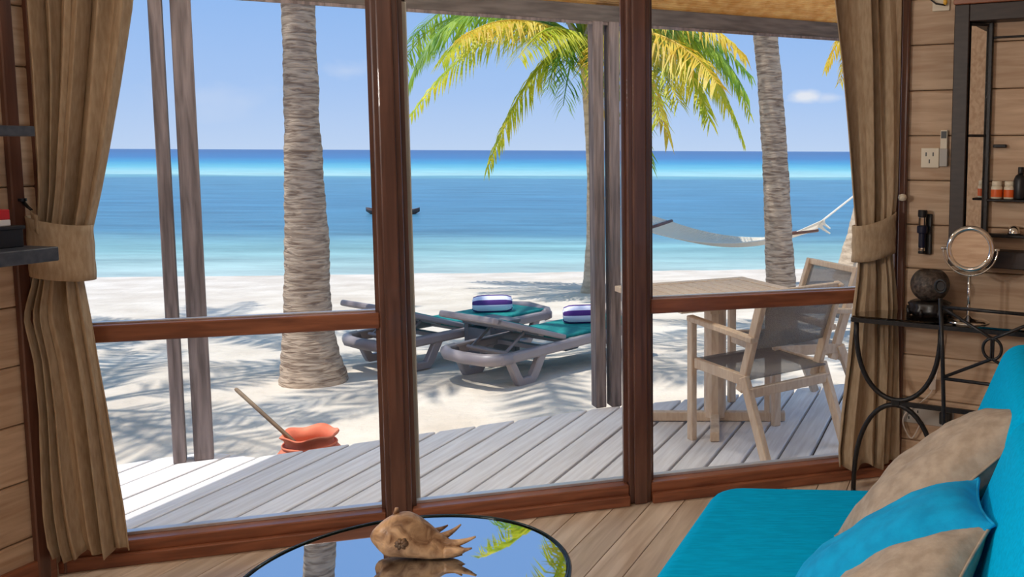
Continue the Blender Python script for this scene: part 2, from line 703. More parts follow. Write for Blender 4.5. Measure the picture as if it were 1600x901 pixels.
# ------------------------------------------------------------------ layout
UP = V((0, 0, 1))
DECK = -0.03
A3 = atz(92, 887, 0)            # left end of the glazed wall on the floor
B3 = atz(1403, 734, 0)          # right end
WD = (B3 - A3).normalized()     # along the glazed wall
WN = V((WD.y, -WD.x, 0))        # into the room
WL = (B3 - A3).length
bd = ray(1512, 236)
BD = V((bd.x, bd.y, 0)).normalized()     # direction of the boards, sofa and left wall
BP = V((BD.y, -BD.x, 0))                 # across the boards, to the right
rd = -ray(-1750, 236)
RD = V((rd.x, rd.y, 0)).normalized()     # along the right wall, towards the viewer
RN = V((RD.y, -RD.x, 0))
if RN.y > 0:
    RN = -RN


def Wp(s, off, z):
    return A3 + WD * s + WN * off + UP * z


def on_w(u, v, off=0.0):
    p = atplane(u, v, A3 + WN * off, WN) - A3
    return p.dot(WD), p.z


def Rp(t, off, z):
    return B3 + RD * t + RN * off + UP * z


def on_r(u, v, off=0.0):
    p = atplane(u, v, B3 + RN * off, RN) - B3
    return p.dot(RD), p.z


LN = BP.copy()                          # left wall normal, into the room


def Lp(t, off, z):                      # t towards the viewer
    return A3 - BD * t + LN * off + UP * z


def on_l(u, v, off=0.0):
    p = atplane(u, v, A3 + LN * off, LN) - A3
    return -p.dot(BD), p.z


# ------------------------------------------------------------------ beach and sea
SEA = -1.0


def shore(x):
    return 18.9 + 0.13 * (x + 4.5)


def sand_z(x, y):
    t = max(0.0, (y - 7.6) / (max(10, shore(x)) - 7.6))
    z = -0.36 - 0.64 * t
    nz = noise.noise(V((x * 0.9, y * 0.9, 3.1))) * 0.022 + noise.noise(V((x * 2.7, y * 2.7, 8.3))) * 0.014
    return z + nz * (1.0 if y < 15 else 0.4)


def lin(a, b, n):
    return [a + (b - a) * i / n for i in range(n + 1)]


ys = lin(-8, 3.5, 6)[:-1] + lin(3.5, 12, 110)[:-1] + lin(12, 34, 60)
xs = lin(-60, -9, 20)[:-1] + lin(-9, 4, 130)[:-1] + lin(4, 50, 24)
mb = MB()
mb.v = [V((x, y, sand_z(x, y))) for x in xs for y in ys]
ny = len(ys)
mb.f = [(i * ny + j, (i + 1) * ny + j, (i + 1) * ny + j + 1, i * ny + j + 1) for i in range(len(xs) - 1) for j in range(ny - 1)]
o = mb.build('beach_sand', 'sand', smooth=True, origin=(0, 0, 0))
tag(o, 'pale coral sand beach sloping down to the lagoon', kind='structure')

mb = MB()
sxs = [-30000, -3000, -400, -80, -20, 20, 80, 400, 3000, 30000]
sys_ = [14, 20, 30, 60, 150, 400, 1500, 6000, 30000]
mb.v = [V((x, y, SEA)) for x in sxs for y in sys_]
mb.f = [(i * 9 + j, (i + 1) * 9 + j, (i + 1) * 9 + j + 1, i * 9 + j + 1) for i in range(9) for j in range(8)]
o = mb.build('sea', 'sea_water', origin=(0, 0, 0))
tag(o, 'blue and turquoise banded lagoon reaching to the horizon', kind='structure')

# ------------------------------------------------------------------ deck
def pa(p):
    return p.dot(BP), p.dot(BD)


def interp(poly, p):
    if p <= poly[0][0]:
        a, b = poly[0], poly[1]
    elif p >= poly[-1][0]:
        a, b = poly[-2], poly[-1]
    else:
        for a, b in zip(poly, poly[1:]):
            if a[0] <= p <= b[0]:
                break
    return a[1] + (b[1] - a[1]) * (p - a[0]) / (b[0] - a[0])


def strips(name, root, m, far, near, p0, p1, width, gap, ztop, th, jitter=0.0, bevel=0.004):
    k = int((p1 - p0) / width)
    for i in range(k):
        a, b = p0 + i * width + gap / 2, p0 + (i + 1) * width - gap / 2
        zj = random.uniform(-jitter, jitter)
        if callable(far):
            fa, fb = far(a), far(b)
        else:
            fa, fb = interp(far, a), interp(far, b)
        na, nb = interp(near, a), interp(near, b)
        c = (a + b) / 2
        o_ = BP * c + BD * (na + fa) / 2
        q = [(na, a), (nb, b), (fb, b), (fa, a)]
        me = MB()
        # local axes: x along the board
        x0 = (na + fa) / 2
        me.prism([(y - x0, -(x - c)) for y, x in q], ztop - th + zj, ztop + zj)
        ob = me.build(name, m, root, bevel=bevel)
        # place with its own axes
        ob.rotation_euler = (0, 0, math.atan2(BD.y, BD.x))
        for vtx in ob.data.vertices:
            vtx.co = vtx.co + ORG[root.name]
        ob.location = o_ - ORG[root.name]


edge_px = [(120, 735), (182, 727), (300, 706), (345, 707), (400, 714), (951, 635), (1313, 600)]
edge = [atz(u, v, DECK) for u, v in edge_px]
far_poly = sorted(pa(p) for p in edge)
near_poly = [pa(Wp(-1.2, -0.05, 0)), pa(Wp(WL + 1.5, -0.05, 0))]
deck = thing('veranda_deck', 'weathered grey veranda deck of diagonal boards outside the glass', None, (0, 0, DECK), kind='structure')
pl = pa(atz(150, 731, DECK))[0]
pr = pl + 42 * 0.157
strips('deck_board', deck, 'deck_wood', far_poly, near_poly, pl, pr, 0.157, 0.016, DECK, 0.032, 0.0015)
mb = MB()
fp = [BP * p + BD * (interp(far_poly, p) - 0.06) for p in (pl + 0.05, far_poly[2][0], far_poly[4][0], far_poly[5][0], pr - 0.05)]
np_ = [BP * p + BD * (interp(near_poly, p) + 0.02) for p in (pl + 0.05, pr - 0.05)]
mb.prism([(p.x, p.y) for p in fp] + [(p.x, p.y) for p in reversed(np_)], -0.5, DECK - 0.036)
mb.build('deck_joists', 'deck_frame', deck)

# ------------------------------------------------------------------ veranda posts, beam, roof
def post(u0, u1, vb, d, w, label, ztop=2.24, dx=0.0):
    a = atz((u0 + u1) / 2, vb, DECK)
    mb = MB()
    ex = BEAMD * (w / 2)
    ey = BEAMN * (d / 2)
    mb.obox(a + BEAMN * (d / 2) + UP * (ztop - DECK) / 2, ex, ey, UP * (ztop - DECK) / 2)
    o = mb.build('veranda_post', 'grey_timber', bevel=0.004)
    tag(o, label, 'post', 'veranda posts')
    return a


LPOST = atz(296, 720, DECK)
RPOST = atz(952, 635, DECK)
BEAMD = (RPOST - LPOST)
BEAMD.z = 0
BEAMD.normalize()
BEAMN = V((-BEAMD.y, BEAMD.x, 0))       # outwards, to the sea
post(270, 292, 724, 0.10, 0.055, 'grey timber post beside the wider post, near the terracotta pot')
post(305, 333, 719, 0.07, 0.085, 'wider grey timber post of the pair near the terracotta pot')
post(931, 949, 637, 0.09, 0.065, 'grey timber post rising beside the sun lounger with the towel')
post(955, 973, 635, 0.09, 0.065, 'grey timber post rising beside the corner of the teak table')

BZ0, BZ1 = 2.235, 2.335
R2 = aty(1305, 61, 6.15)
R2d = V((R2.x - RPOST.x, R2.y - RPOST.y, 0)).normalized()
Lc = V((LPOST.x, LPOST.y, 0)) + BEAMN * 0.045
Rc = V((RPOST.x, RPOST.y, 0)) + BEAMN * 0.045
LFD = (-BD).normalized()                 # left facet runs back along the left wall
beam = thing('veranda_beam', 'grey timber eaves beam resting on the veranda posts', 'beam', Lc + UP * BZ0)
for nm, p, q in (('front_beam', Lc - BEAMD * 0.06, Rc + BEAMD * 0.03), ('side_beam', Rc, Rc + R2d * 3.2), ('side_beam', Lc, Lc + LFD * 4.0)):
    mb = MB()
    mb.bar(p + UP * (BZ0 + BZ1) / 2, q + UP * (BZ0 + BZ1) / 2, 0.07, BZ1 - BZ0)
    mb.build(nm, 'beam_timber', beam, bevel=0.004)
    mb = MB()
    mb.bar(p + UP * (BZ0 - 0.008) - BEAMN * 0.042, q + UP * (BZ0 - 0.008) - BEAMN * 0.042, 0.014, 0.016)
    mb.build('drip_strip', 'grey_timber', beam)

roof = thing('thatch_roof', 'reed-lined thatched veranda roof above the eaves beam', None, Lc + UP * BZ1, kind='structure')
SL = 0.42
OH = 0.16


def facet(p, q, inward, l0, l1, inset):
    """sloping slab: eaves line p..q, rising inward"""
    d = (q - p).normalized()
    ea, eb = p - inward * OH - d * l0, q - inward * OH + d * l1
    ia, ib = p + inward * inset, q + inward * inset
    th = UP * 0.10
    z0, z1 = UP * (BZ1 + 0.02 - OH * SL), UP * (BZ1 + 0.02 + inset * SL)
    m_ = MB()
    vs = [ea + z0, eb + z0, ib + z1, ia + z1]
    m_.add([x + UP * 0.02 for x in vs], [(0, 1, 2, 3)])
    m_.build('thatch_mat', 'thatch', roof)
    rd_ = MB()
    for i in range(44):
        s_ = -OH + 0.01 + i * 0.019
        z = BZ1 + 0.012 + s_ * SL
        jx = random.uniform(-0.002, 0.002)
        rd_.tube([p + inward * s_ + UP * (z + jx) - d * l0 * 0.9, q + inward * s_ + UP * (z + jx) + d * l1 * 0.9], 0.0085, 6)
    r_ = rd_.build('reed_lining', 'reed', roof, smooth=True)
    r_['kind'] = 'stuff'


facet(Lc, Rc, -BEAMN, 0.10, 0.12, 1.75)
R2n = V((R2d.y, -R2d.x, 0))
facet(Rc, Rc + R2d * 3.4, R2n, 0.05, 0.1, 1.9)
facet(Lc + LFD * 5.5, Lc, LN, 0.1, 0.10, 1.0)

# added fill lamps under the veranda roof, above the view, brightening the deck
for i, f_ in enumerate((0.12, 0.5, 0.95)):
    o_ = Lc.lerp(Rc, f_) - BEAMN * (0.75, 0.9, 0.9)[i] + UP * (BZ1 + 0.30)
    lp = thing('veranda_fill_lamp', ('added flush fill lamp over the deck corner by the pot', 'added flush fill lamp over the middle of the deck', 'added flush fill lamp over the deck beside the teak table')[i], 'lamp', o_, group='veranda fill lamps')
    m_ = MB()
    m_.lathe([(0.13, 0.0), (0.15, 0.01), (0.15, 0.04)], o_, 24)
    m_.build('base', 'white_plastic', lp, smooth=True)
    m_ = MB()
    m_.lathe([(0.05, -0.04), (0.10, -0.03), (0.13, 0.0)], o_, 24)
    m_.build('diffuser', 'lamp_shade', lp, smooth=True)
    li = D.lights.new('veranda_fill_light', 'AREA')
    li.shape = 'DISK'
    li.size = 0.30
    li.energy = 7.5
    li.color = (1.0, 0.96, 0.90)
    lo_ = D.objects.new('veranda_fill_light', li)
    COL.objects.link(lo_)
    lo_.parent = lp
    lo_.location = (0, 0, -0.05)

# ------------------------------------------------------------------ room shell
ROOMTOP = 2.9
A, B = A3, B3
C_ = Rp(1.55, 0, 0)
D_ = C_ + V((0.25, -1, 0)).normalized() * 5.2
G_ = Lp(3.2, 0, 0)
E_ = V((D_.x, -3.0, 0))
H_ = V((G_.x - 0.4, -3.0, 0))


def wall_slab(name, p, q, z0, z1, outn, th=0.12, m='pine', gap=0.0):
    m_ = MB()
    d = (q - p) / 2
    m_.obox((p + q) / 2 + outn * (th / 2 + gap) + UP * (z0 + z1) / 2, d, outn * th / 2, UP * (z1 - z0) / 2)
    o = m_.build(name, m)
    return tag(o, kind='structure')


def plank_wall(root, pfun, t0, t1, z0, z1, proto_off=0.0):
    k = 0
    zz = 0.172 - 0.2
    me = None
    ang = math.atan2((pfun(1, 0, 0) - pfun(0, 0, 0)).y, (pfun(1, 0, 0) - pfun(0, 0, 0)).x)
    ln_ = t1 - t0
    while zz < z1:
        if me is None:
            m_ = MB()
            m_.box((0, 0, 0), (ln_, 0.05, 0.1975))
            ob = m_.build('plank', 'pine', root, bevel=0.008, seg=2)
            for vtx in ob.data.vertices:
                vtx.co = vtx.co + ORG[root.name]
            me = ob
        else:
            ob = me.copy()
            COL.objects.link(ob)
            ob.parent = root
        c = pfun((t0 + t1) / 2, 0.025 + random.uniform(-0.002, 0.002), zz + 0.1)
        ob.location = c - ORG[root.name]
        ob.rotation_euler = (0, 0, ang)
        zz += 0.2


wr = wall_slab('wall_right', B - RD * 0.02, C_, 0, ROOMTOP, -RN, gap=0.0)
plank_wall(wr, Rp, 0.0, 1.5, 0, ROOMTOP - 0.1)
wl = wall_slab('wall_left', A + BD * 0.02, G_, 0, ROOMTOP, -LN)
plank_wall(wl, Lp, 0.0, 2.0, 0, ROOMTOP - 0.1)
wall_slab('wall_sofa_side', C_, D_, 0, ROOMTOP, V((1, 0.25, 0)).normalized())
wall_slab('wall_entry_side', G_, H_, 0, ROOMTOP, V((-1, 0.1, 0)).normalized())
wall_slab('wall_back', H_, E_, 0, ROOMTOP, V((0, -1, 0)))
wall_slab('wall_front', A - WD * 0.05, B + WD * 0.05, 2.62, ROOMTOP, -WN, m='redwood_rail')
room_poly = [(p.x, p.y) for p in (A - WN * 0.06, B - WN * 0.06, C_, D_, E_, H_, G_)]
mb = MB()
mb.prism(room_poly, ROOMTOP, ROOMTOP + 0.12)
tag(mb.build('ceiling', 'ceiling_white'), kind='structure')
mb = MB()
mb.prism(room_poly, -0.30, -0.022)
fl = mb.build('floor', 'floor_pine', origin=(0, 0, 0))
tag(fl, kind='structure')
wl_line = [pa(Wp(-0.3, -0.02, 0)), pa(Wp(WL + 0.3, -0.02, 0))]
rl_line = [pa(Rp(-0.1, -0.02, 0)), pa(Rp(1.7, -0.02, 0))]
pB = pa(B)[0]


def floor_far(p):
    return interp(wl_line, p) if p < pB else interp(rl_line, p)


nearl = [(-6, -0.6), (4, -0.6)]
p0f = pa(A)[0] + 0.0
strips('floorboard', fl, 'floor_pine', floor_far, nearl, p0f, pa(C_)[0], 0.132, 0.003, 0.0, 0.02, 0.0, bevel=0.0015)

# trims
def vtrim(name, pts_c, ex, ey, z0, z1, m='redwood'):
    m_ = MB()
    m_.obox(pts_c + UP * (z0 + z1) / 2, ex, ey, UP * (z1 - z0) / 2)
    return tag(m_.build(name, m, bevel=0.004), kind='structure')


vtrim('trim_1', Lp(0.02, 0.055, 0), BD * 0.012, LN * 0.016, 0, ROOMTOP)
tl, _ = on_l(24, 300, 0.06)
vtrim('trim_2', Lp(tl, 0.062, 0), BD * 0.022, LN * 0.012, 0, ROOMTOP)
vtrim('trim_3', Rp(0.012, 0.06, 0), RD * 0.016, RN * 0.02, 0, ROOMTOP)
mb = MB()
mb.bar(Lp(0.06, 0.06, 0.045), Lp(3.0, 0.06, 0.045), 0.02, 0.09)
tag(mb.build('baseboard_left', 'redwood_rail', bevel=0.003), kind='structure')

# ------------------------------------------------------------------ glazed wall
sm1, _ = on_w(624, 790)
sm2, _ = on_w(998, 758)
MW = 0.098
HEAD = 2.55
for i, s_ in enumerate((sm1, sm2)):
    m_ = MB()
    m_.obox(Wp(s_, -0.01, HEAD / 2 + 0.03), WD * MW / 2, WN * 0.045, UP * (HEAD / 2 + 0.03))
    m_.obox(Wp(s_, 0.042, HEAD / 2 + 0.03), WD * (MW / 2 - 0.02), WN * 0.008, UP * (HEAD / 2 + 0.03))
    tag(m_.build('trim_%d' % (4 + i), 'redwood', bevel=0.006, seg=2), kind='structure')
bays = [(0.0, sm1 - MW / 2, True), (sm1 + MW / 2, sm2 - MW / 2, False), (sm2 + MW / 2, WL, True)]
SILL = 0.085
for i, (sa, sb, rail) in enumerate(bays):
    c = (sa + sb) / 2
    w = thing('window_%d' % (i + 1), ('tall window pane with mid rail beside the tied curtain by the shelf', 'full-height glass door pane between the two brown mullions',
                                      'window pane with mid rail in front of the teak table')[i], None, Wp(c, 0, 0), kind='structure')

    def rail_part(nm, z0, z1, m='redwood_rail', off=-0.01, d=0.045, bev=0.004):
        m_ = MB()
        m_.obox(Wp(c, off, (z0 + z1) / 2), WD * (sb - sa) / 2, WN * d, UP * (z1 - z0) / 2)
        return m_.build(nm, m, w, bevel=bev)
    sr_ = rail_part('sill_rail', 0.0, SILL)
    rail_part('sill_moulding', 0.0, 0.045, off=0.048, d=0.013).parent = sr_
    rail_part('head_rail', HEAD, 2.62)
    rail_part('sill_track', SILL, SILL + 0.012, 'aluminium', off=-0.038, d=0.016, bev=0.001).parent = sr_
    if rail:
        mr_ = rail_part('mid_rail', 0.815, 0.876, d=0.035)
        rail_part('rail_cap', 0.876, 0.882, 'aluminium', off=-0.030, d=0.012, bev=0.001).parent = mr_
        spans = ((SILL, 0.815), (0.876, HEAD))
    else:
        spans = ((SILL, HEAD),)
    for z0, z1 in spans:
        m_ = MB()
        m_.obox(Wp(c, -0.030, (z0 + z1) / 2), WD * (sb - sa) / 2, WN * 0.003, UP * (z1 - z0) / 2)
        m_.build('pane', 'window_glass', w)
    for z0, z1 in spans:
        for s_, sg in ((sa, 1), (sb, -1)):
            m_ = MB()
            m_.obox(Wp(s_ + sg * 0.008, -0.012, (z0 + z1) / 2), WD * 0.008, WN * 0.012, UP * (z1 - z0) / 2)
            m_.build('glazing_bead', 'redwood', w)
    for s_, on_ in ((sa + 0.03, i == 0), (sb - 0.03, i == 2)):
        if on_:
            m_ = MB()
            m_.obox(Wp(s_, -0.008, HEAD / 2), WD * 0.03, WN * 0.043, UP * HEAD / 2)
            m_.build('jamb', 'redwood', w, bevel=0.004)
    if i == 1:
        q, zb = on_w(647, 786, -0.09)
        m_ = MB()
        m_.obox(Wp(q, -0.09, 1.04), WD * 0.026, WN * 0.02, UP * 1.03)
        gp_ = m_.build('guide_post', 'pale_wood', w, bevel=0.004)
        m_ = MB()
        m_.obox(Wp(q, -0.09, 2.083), WD * 0.022, WN * 0.017, UP * 0.012)
        m_.build('guide_cap', 'black_plastic', gp_)

# ------------------------------------------------------------------ palms
def trunk_mesh(path, rings, n=20, wob=0.03, seed=0):
    """path: list of (point, radius); rings per metre give the leaf-scar ridges"""
    m_ = MB()
    pts, rs = [], []
    acc = 0.0
    for (p, r), (q, r2) in zip(path, path[1:]):
        ln_ = (V(q) - V(p)).length
        k = max(2, int(ln_ * rings * 3))
        for i in range(k):
            t = i / k
            pts.append(V(p).lerp(V(q), t))
            a = acc + ln_ * t
            ph = (a * rings) % 1.0
            rs.append((r + (r2 - r) * t) * (1 + 0.055 * (ph - 0.5) + 0.02 * noise.noise(V((a * 3, seed, 0)))))
        acc += ln_
    pts.append(V(path[-1][0]))
    rs.append(path[-1][1])
    m_.tube(pts, rs, n)
    for i, v_ in enumerate(m_.v):
        c = pts[min(i // n, len(pts) - 1)]
        d = v_ - c
        m_.v[i] = c + d * (1 + wob * 2.2 * noise.noise(V((v_.x * 6, v_.y * 6, v_.z * 5 + seed))))
    return m_


def frond_mesh(base, ctrl, tip, leaf=0.6, n=46, seed=1, droop=0.7, width=0.035, start=0.16):
    rnd = random.Random(seed)
    m_ = MB()
    pts = bez(base, ctrl, tip, 14)
    m_.tube(pts, [0.035 - 0.030 * i / 14 for i in range(15)], 5)
    hang = V((0, 0, -1))
    base, ctrl, tip = V(base), V(ctrl), V(tip)
    for i in range(n):
        t = start + (1 - start) * (i + 0.5) / n
        p = base * (1 - t) ** 2 + ctrl * 2 * t * (1 - t) + tip * t * t
        tg = ((ctrl - base) * (1 - t) + (tip - ctrl) * t).normalized()
        sd = tg.cross(UP)
        if sd.length < 0.05:
            sd = V((1, 0, 0))
        sd.normalize()
        prof = (0.55 + 0.45 * math.sin(math.pi * min(1, t * 1.15))) * (1.0 if t < 0.8 else 1.0 - 1.8 * (t - 0.8))
        for s_ in (-1, 1):
            ln_ = leaf * prof * rnd.uniform(0.85, 1.1)
            d1 = (sd * s_ * rnd.uniform(0.55, 1.1) + tg * rnd.uniform(0.35, 0.85) + hang * droop * rnd.uniform(0.2, 0.8)).normalized()
            d2 = (d1 + hang * droop * rnd.uniform(0.6, 1.2)).normalized()
            q1 = p + d1 * ln_ * 0.45
            q2 = q1 + d2 * ln_ * 0.55
            wv = d1.cross(hang)
            wv = (wv.normalized() if wv.length > 0.05 else tg)
            wv = (wv + tg * 0.5).normalized() * width * 0.5 * rnd.uniform(0.8, 1.2)
            k = len(m_.v)
            m_.v += [p - wv * 0.5, p + wv * 0.5, q1 + wv, q1 - wv, q2]
            m_.f += [(k, k + 1, k + 2, k + 3), (k + 3, k + 2, k + 4)]
    return m_


def crown(root, top, nfr, length, seed, droops=(0.15, 1.1), mats=('frond_green', 'frond_lime'), n=40, leaf=0.62):
    rnd = random.Random(seed)
    top = V(top)
    for i in range(nfr):
        a = 2 * math.pi * (i + rnd.uniform(-0.25, 0.25)) / nfr * 1.0 + (i % 2) * 0.3
        el_ = rnd.uniform(0.1, 0.9)
        ln_ = length * rnd.uniform(0.85, 1.1)
        d = V((math.cos(a), math.sin(a), 0))
        ctrl = top + d * ln_ * 0.5 + UP * ln_ * (0.55 * el_)
        tip = top + d * ln_ * (0.85 + 0.1 * el_) + UP * ln_ * (0.45 * el_ - rnd.uniform(*droops) * 0.55)
        frond_mesh(top, ctrl, tip, leaf, n, seed * 100 + i, 0.7).build('frond', rnd.choice(mats), root)


def palm(label, path, far=False, group=None):
    t = thing('coconut_palm', label, 'palm tree', path[0][0], group=group)
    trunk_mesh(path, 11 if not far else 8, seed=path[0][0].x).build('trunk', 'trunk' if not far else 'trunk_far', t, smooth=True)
    return t


# big palm beside the pot
Y1 = atz(493, 609, -0.36).y
pth = [(493, 616, 57), (490, 590, 51), (486, 560, 44), (483, 530, 38.5), (481, 490, 35), (480, 400, 33), (476, 300, 29), (472, 200, 25.5), (469, 100, 24.5), (465, 10, 24)]
path = []
for u, v, r in pth:
    p = aty(u, v, Y1 + 0.28)
    path.append((p, r * (Y1 + 0.28) / F * 1.01))
tp = path[-1][0]
path += [(tp + V((-0.10, 0.05, 1.2)), 0.115), (tp + V((-0.25, 0.1, 2.6)), 0.105), (tp + V((-0.45, 0.15, 4.0)), 0.10)]
p1 = palm('coconut palm trunk with broad flared foot behind the terracotta pot', path)
crown(p1, path[-1][0], 15, 3.3, 11)

# right palm behind the table
Y3 = 9.6
zb = sand_z(0.6, Y3)
pth = [(1222, None, 27), (1220, 440, 23.5), (1218, 400, 22.5), (1214, 300, 20.5), (1208, 200, 19.5), (1202, 120, 19), (1196, 60, 19.5)]
path = []
for u, v, r in pth:
    p = aty(u, 440 if v is None else v, Y3)
    if v is None:
        p.z = zb - 0.05
    path.append((p, r * Y3 / F))
tp = path[-1][0]
path += [(tp + V((-0.06, 0.0, 0.8)), 0.12), (tp + V((-0.10, 0.05, 2.2)), 0.11)]
p3 = palm('ringed palm trunk standing right behind the teak table', path)
crown(p3, path[-1][0], 13, 3.0, 23)

# middle palm with the golden crown
Y2 = 14.6
zb = sand_z(-2.1, Y2)
path = []
for u, v, r in ((921, None, 16), (923, 440, 12), (926, 380, 10.5), (927, 280, 9.5), (922, 180, 9.5), (917, 110, 9.5), (912, 62, 10.5)):
    p = aty(u, 450 if v is None else v, Y2)
    if v is None:
        p.z = zb - 0.05
    path.append((p, r * Y2 / F))
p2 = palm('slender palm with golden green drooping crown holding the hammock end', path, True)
top2 = path[-1][0]
fr = [  # ctrl px, ctrl y, tip px, tip y, material, leaf, seed
    ((790, -25), Y2 + 0.3, (642, 180), Y2 + 0.4, 'frond_lime', 0.75),
    ((835, 60), Y2 - 0.5, (762, 262), Y2 - 0.9, 'frond_lime', 0.75),
    ((740, -60), Y2 + 0.8, (645, 60), Y2 + 1.2, 'frond_green', 0.9),
    ((760, -10), Y2 - 0.8, (690, 95), Y2 - 1.4, 'frond_lime', 0.85),
    ((880, 40), Y2 - 0.9, (855, 140), Y2 - 1.7, 'frond_green', 0.6),
    ((960, 20), Y2 - 0.8, (1015, 255), Y2 - 1.2, 'frond_green', 0.8),
    ((980, -10), Y2 - 0.4, (1045, 215), Y2 - 0.6, 'frond_gold', 0.9),
    ((1040, -50), Y2 - 0.2, (1100, 165), Y2 - 0.3, 'frond_lime', 0.95),
    ((1070, -60), Y2 + 0.3, (1163, 225), Y2 + 0.4, 'frond_lime', 0.7),
    ((1020, -60), Y2 + 0.6, (1175, 120), Y2 + 0.9, 'frond_green', 0.9),
    ((930, 20), Y2 - 1.0, (945, 190), Y2 - 1.6, 'frond_gold', 0.6),
    ((1010, -30), Y2 + 0.9, (1070, 140), Y2 + 1.4, 'frond_gold', 0.8),
    ((1060, -40), Y2 - 0.8, (1165, 90), Y2 - 1.2, 'frond_gold', 0.8),
    ((870, -80), Y2 + 0.4, (800, -60), Y2 + 0.9, 'frond_lime', 0.7),
    ((930, -120), Y2 + 0.2, (960, -130), Y2 + 0.6, 'frond_lime', 0.7),
    ((1000, -110), Y2 + 0.2, (1090, -60), Y2 + 0.6, 'frond_green', 0.7),
    ((1050, 0), Y2 - 0.6, (1110, 190), Y2 - 1.0, 'frond_lime', 0.9),
    ((1060, -30), Y2 + 0.2, (1135, 170), Y2 + 0.5, 'frond_lime', 1.0),
    ((1040, 10), Y2 - 1.0, (1120, 130), Y2 - 1.7, 'frond_gold', 1.0),
    ((1000, 10), Y2 - 0.9, (1030, 190), Y2 - 1.5, 'frond_lime', 0.95),
    ((1080, -30), Y2 - 0.2, (1168, 150), Y2 - 0.2, 'frond_green', 1.0),
    ((1030, 0), Y2 + 0.6, (1090, 120), Y2 + 1.1, 'frond_lime', 1.0),
    ((700, -60), Y2 - 0.4, (640, 130), Y2 - 0.6, 'frond_green', 0.95),
    ((860, 10), Y2 - 1.1, (810, 90), Y2 - 1.9, 'frond_lime', 0.8),
    ((900, 30), Y2 - 1.0, (880, 165), Y2 - 1.6, 'frond_green', 0.8),
    ((1000, 20), Y2 - 0.6, (1060, 160), Y2 - 1.2, 'frond_lime', 0.9),
    ((1090, -40), Y2 + 0.5, (1172, 180), Y2 + 0.8, 'frond_lime', 0.7),
    ((800, 0), Y2 - 1.0, (720, 60), Y2 - 1.8, 'frond_gold', 0.8),
    ((700, -40), Y2 + 1.0, (630, 100), Y2 + 1.6, 'frond_green', 0.9),
    ((820, -90), Y2 + 0.2, (700, -30), Y2 + 0.3, 'frond_lime', 0.8),
    ((860, -200), Y2 + 0.2, (790, -190), Y2 + 0.5, 'frond_lime', 0.8),
    ((900, -220), Y2 - 0.3, (880, -260), Y2 - 0.6, 'frond_lime', 0.8),
    ((950, -220), Y2 + 0.1, (1010, -230), Y2 + 0.3, 'frond_gold', 0.8),
    ((980, -170), Y2 - 0.3, (1080, -160), Y2 - 0.5, 'frond_lime', 0.8),
    ((850, -200), Y2, (730, -230), Y2 + 0.2, 'frond_lime', 0.9),
    ((880, -280), Y2 - 0.2, (800, -330), Y2 - 0.4, 'frond_lime', 0.9),
    ((860, -160), Y2 - 0.5, (760, -160), Y2 - 0.9, 'frond_green', 0.9),
    ((900, -260), Y2 + 0.2, (850, -370), Y2 + 0.3, 'frond_gold', 0.9),
    ((930, -260), Y2 + 0.2, (920, -380), Y2 + 0.3, 'frond_green', 0.9),
]
for i, (c, cy, tpx, ty, m_, lf) in enumerate(fr):
    frond_mesh(top2 + V((0, 0, -0.05)), aty(c[0], c[1], cy), aty(tpx[0], tpx[1], ty), lf * 1.0, 62, 500 + i, 0.62, 0.034, 0.10).build('frond', m_, p2)
for i in range(5):
    a = i * 1.3
    m_ = MB()
    m_.tube([top2 + V((0.12 * math.cos(a), 0.12 * math.sin(a), -0.05 + 0.02 * i)), top2 + V((0.3 * math.cos(a), 0.3 * math.sin(a), 0.25))], [0.05, 0.02], 6)
    m_.build('leaf_stub', 'trunk_far', p2)

# leaning palm by the right end of the hammock, mostly behind the curtain
Y4 = 17.2
b4 = aty(1335, 424, Y4)
b4.z = sand_z(b4.x, Y4) - 0.05
path = [(b4, 0.42), (aty(1338, 395, Y4), 0.27), (aty(1342, 360, Y4), 0.2), (aty(1352, 300, Y4), 0.15), (aty(1372, 200, Y4), 0.13), (aty(1386, 80, Y4), 0.12), (aty(1384, 30, Y4), 0.12)]
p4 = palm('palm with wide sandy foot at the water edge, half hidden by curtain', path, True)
t4 = path[-1][0]
for i, (c, tpx, m_) in enumerate((((1330, 0), (1290, 108), 'frond_gold'), ((1340, 10), (1312, 130), 'frond_gold'), ((1380, -70), (1300, 20), 'frond_lime'),
                                  ((1440, -60), (1500, 80), 'frond_lime'), ((1400, -100), (1420, -90), 'frond_lime'), ((1430, 0), (1450, 150), 'frond_gold'))):
    frond_mesh(t4, aty(c[0], c[1], Y4 - 0.3), aty(tpx[0], tpx[1], Y4 - 0.5), 0.55, 40, 700 + i, 0.75, 0.04, 0.15).build('frond', m_, p4)

# two palms out of view whose crowns shade the sand
for i, (x, y, h, s_) in enumerate(((-6.9, 5.6, 5.8, 41), (5.4, 10.6, 6.0, 43), (-8.6, 9.4, 6.8, 47))):
    z = sand_z(x, y)
    path = [(V((x, y, z - 0.05)), 0.24), (V((x, y, z + 0.6)), 0.16), (V((x + 0.2, y, z + 2.5)), 0.13), (V((x + 0.5, y + 0.1, z + h)), 0.11)]
    pp = palm(('coconut palm growing beside the deck corner past the shelf wall', 'coconut palm growing on the sand beyond the curtain with the torch beside it',
               'tall coconut palm growing on the sand away from the loungers')[i], path)
    crown(pp, path[-1][0], 13, 3.2, s_)

# ------------------------------------------------------------------ hammock
ham = thing('hammock', 'white rope hammock with dark wooden bars slung between two palms', 'hammock', aty(1140, 380, 15.4))
la, lb = aty(1007, 359, 15.0), aty(1047, 346, 15.7)
ra, rb = aty(1240, 364, 16.0), aty(1275, 360, 16.6)
lo = aty(1140, 383, 15.5)


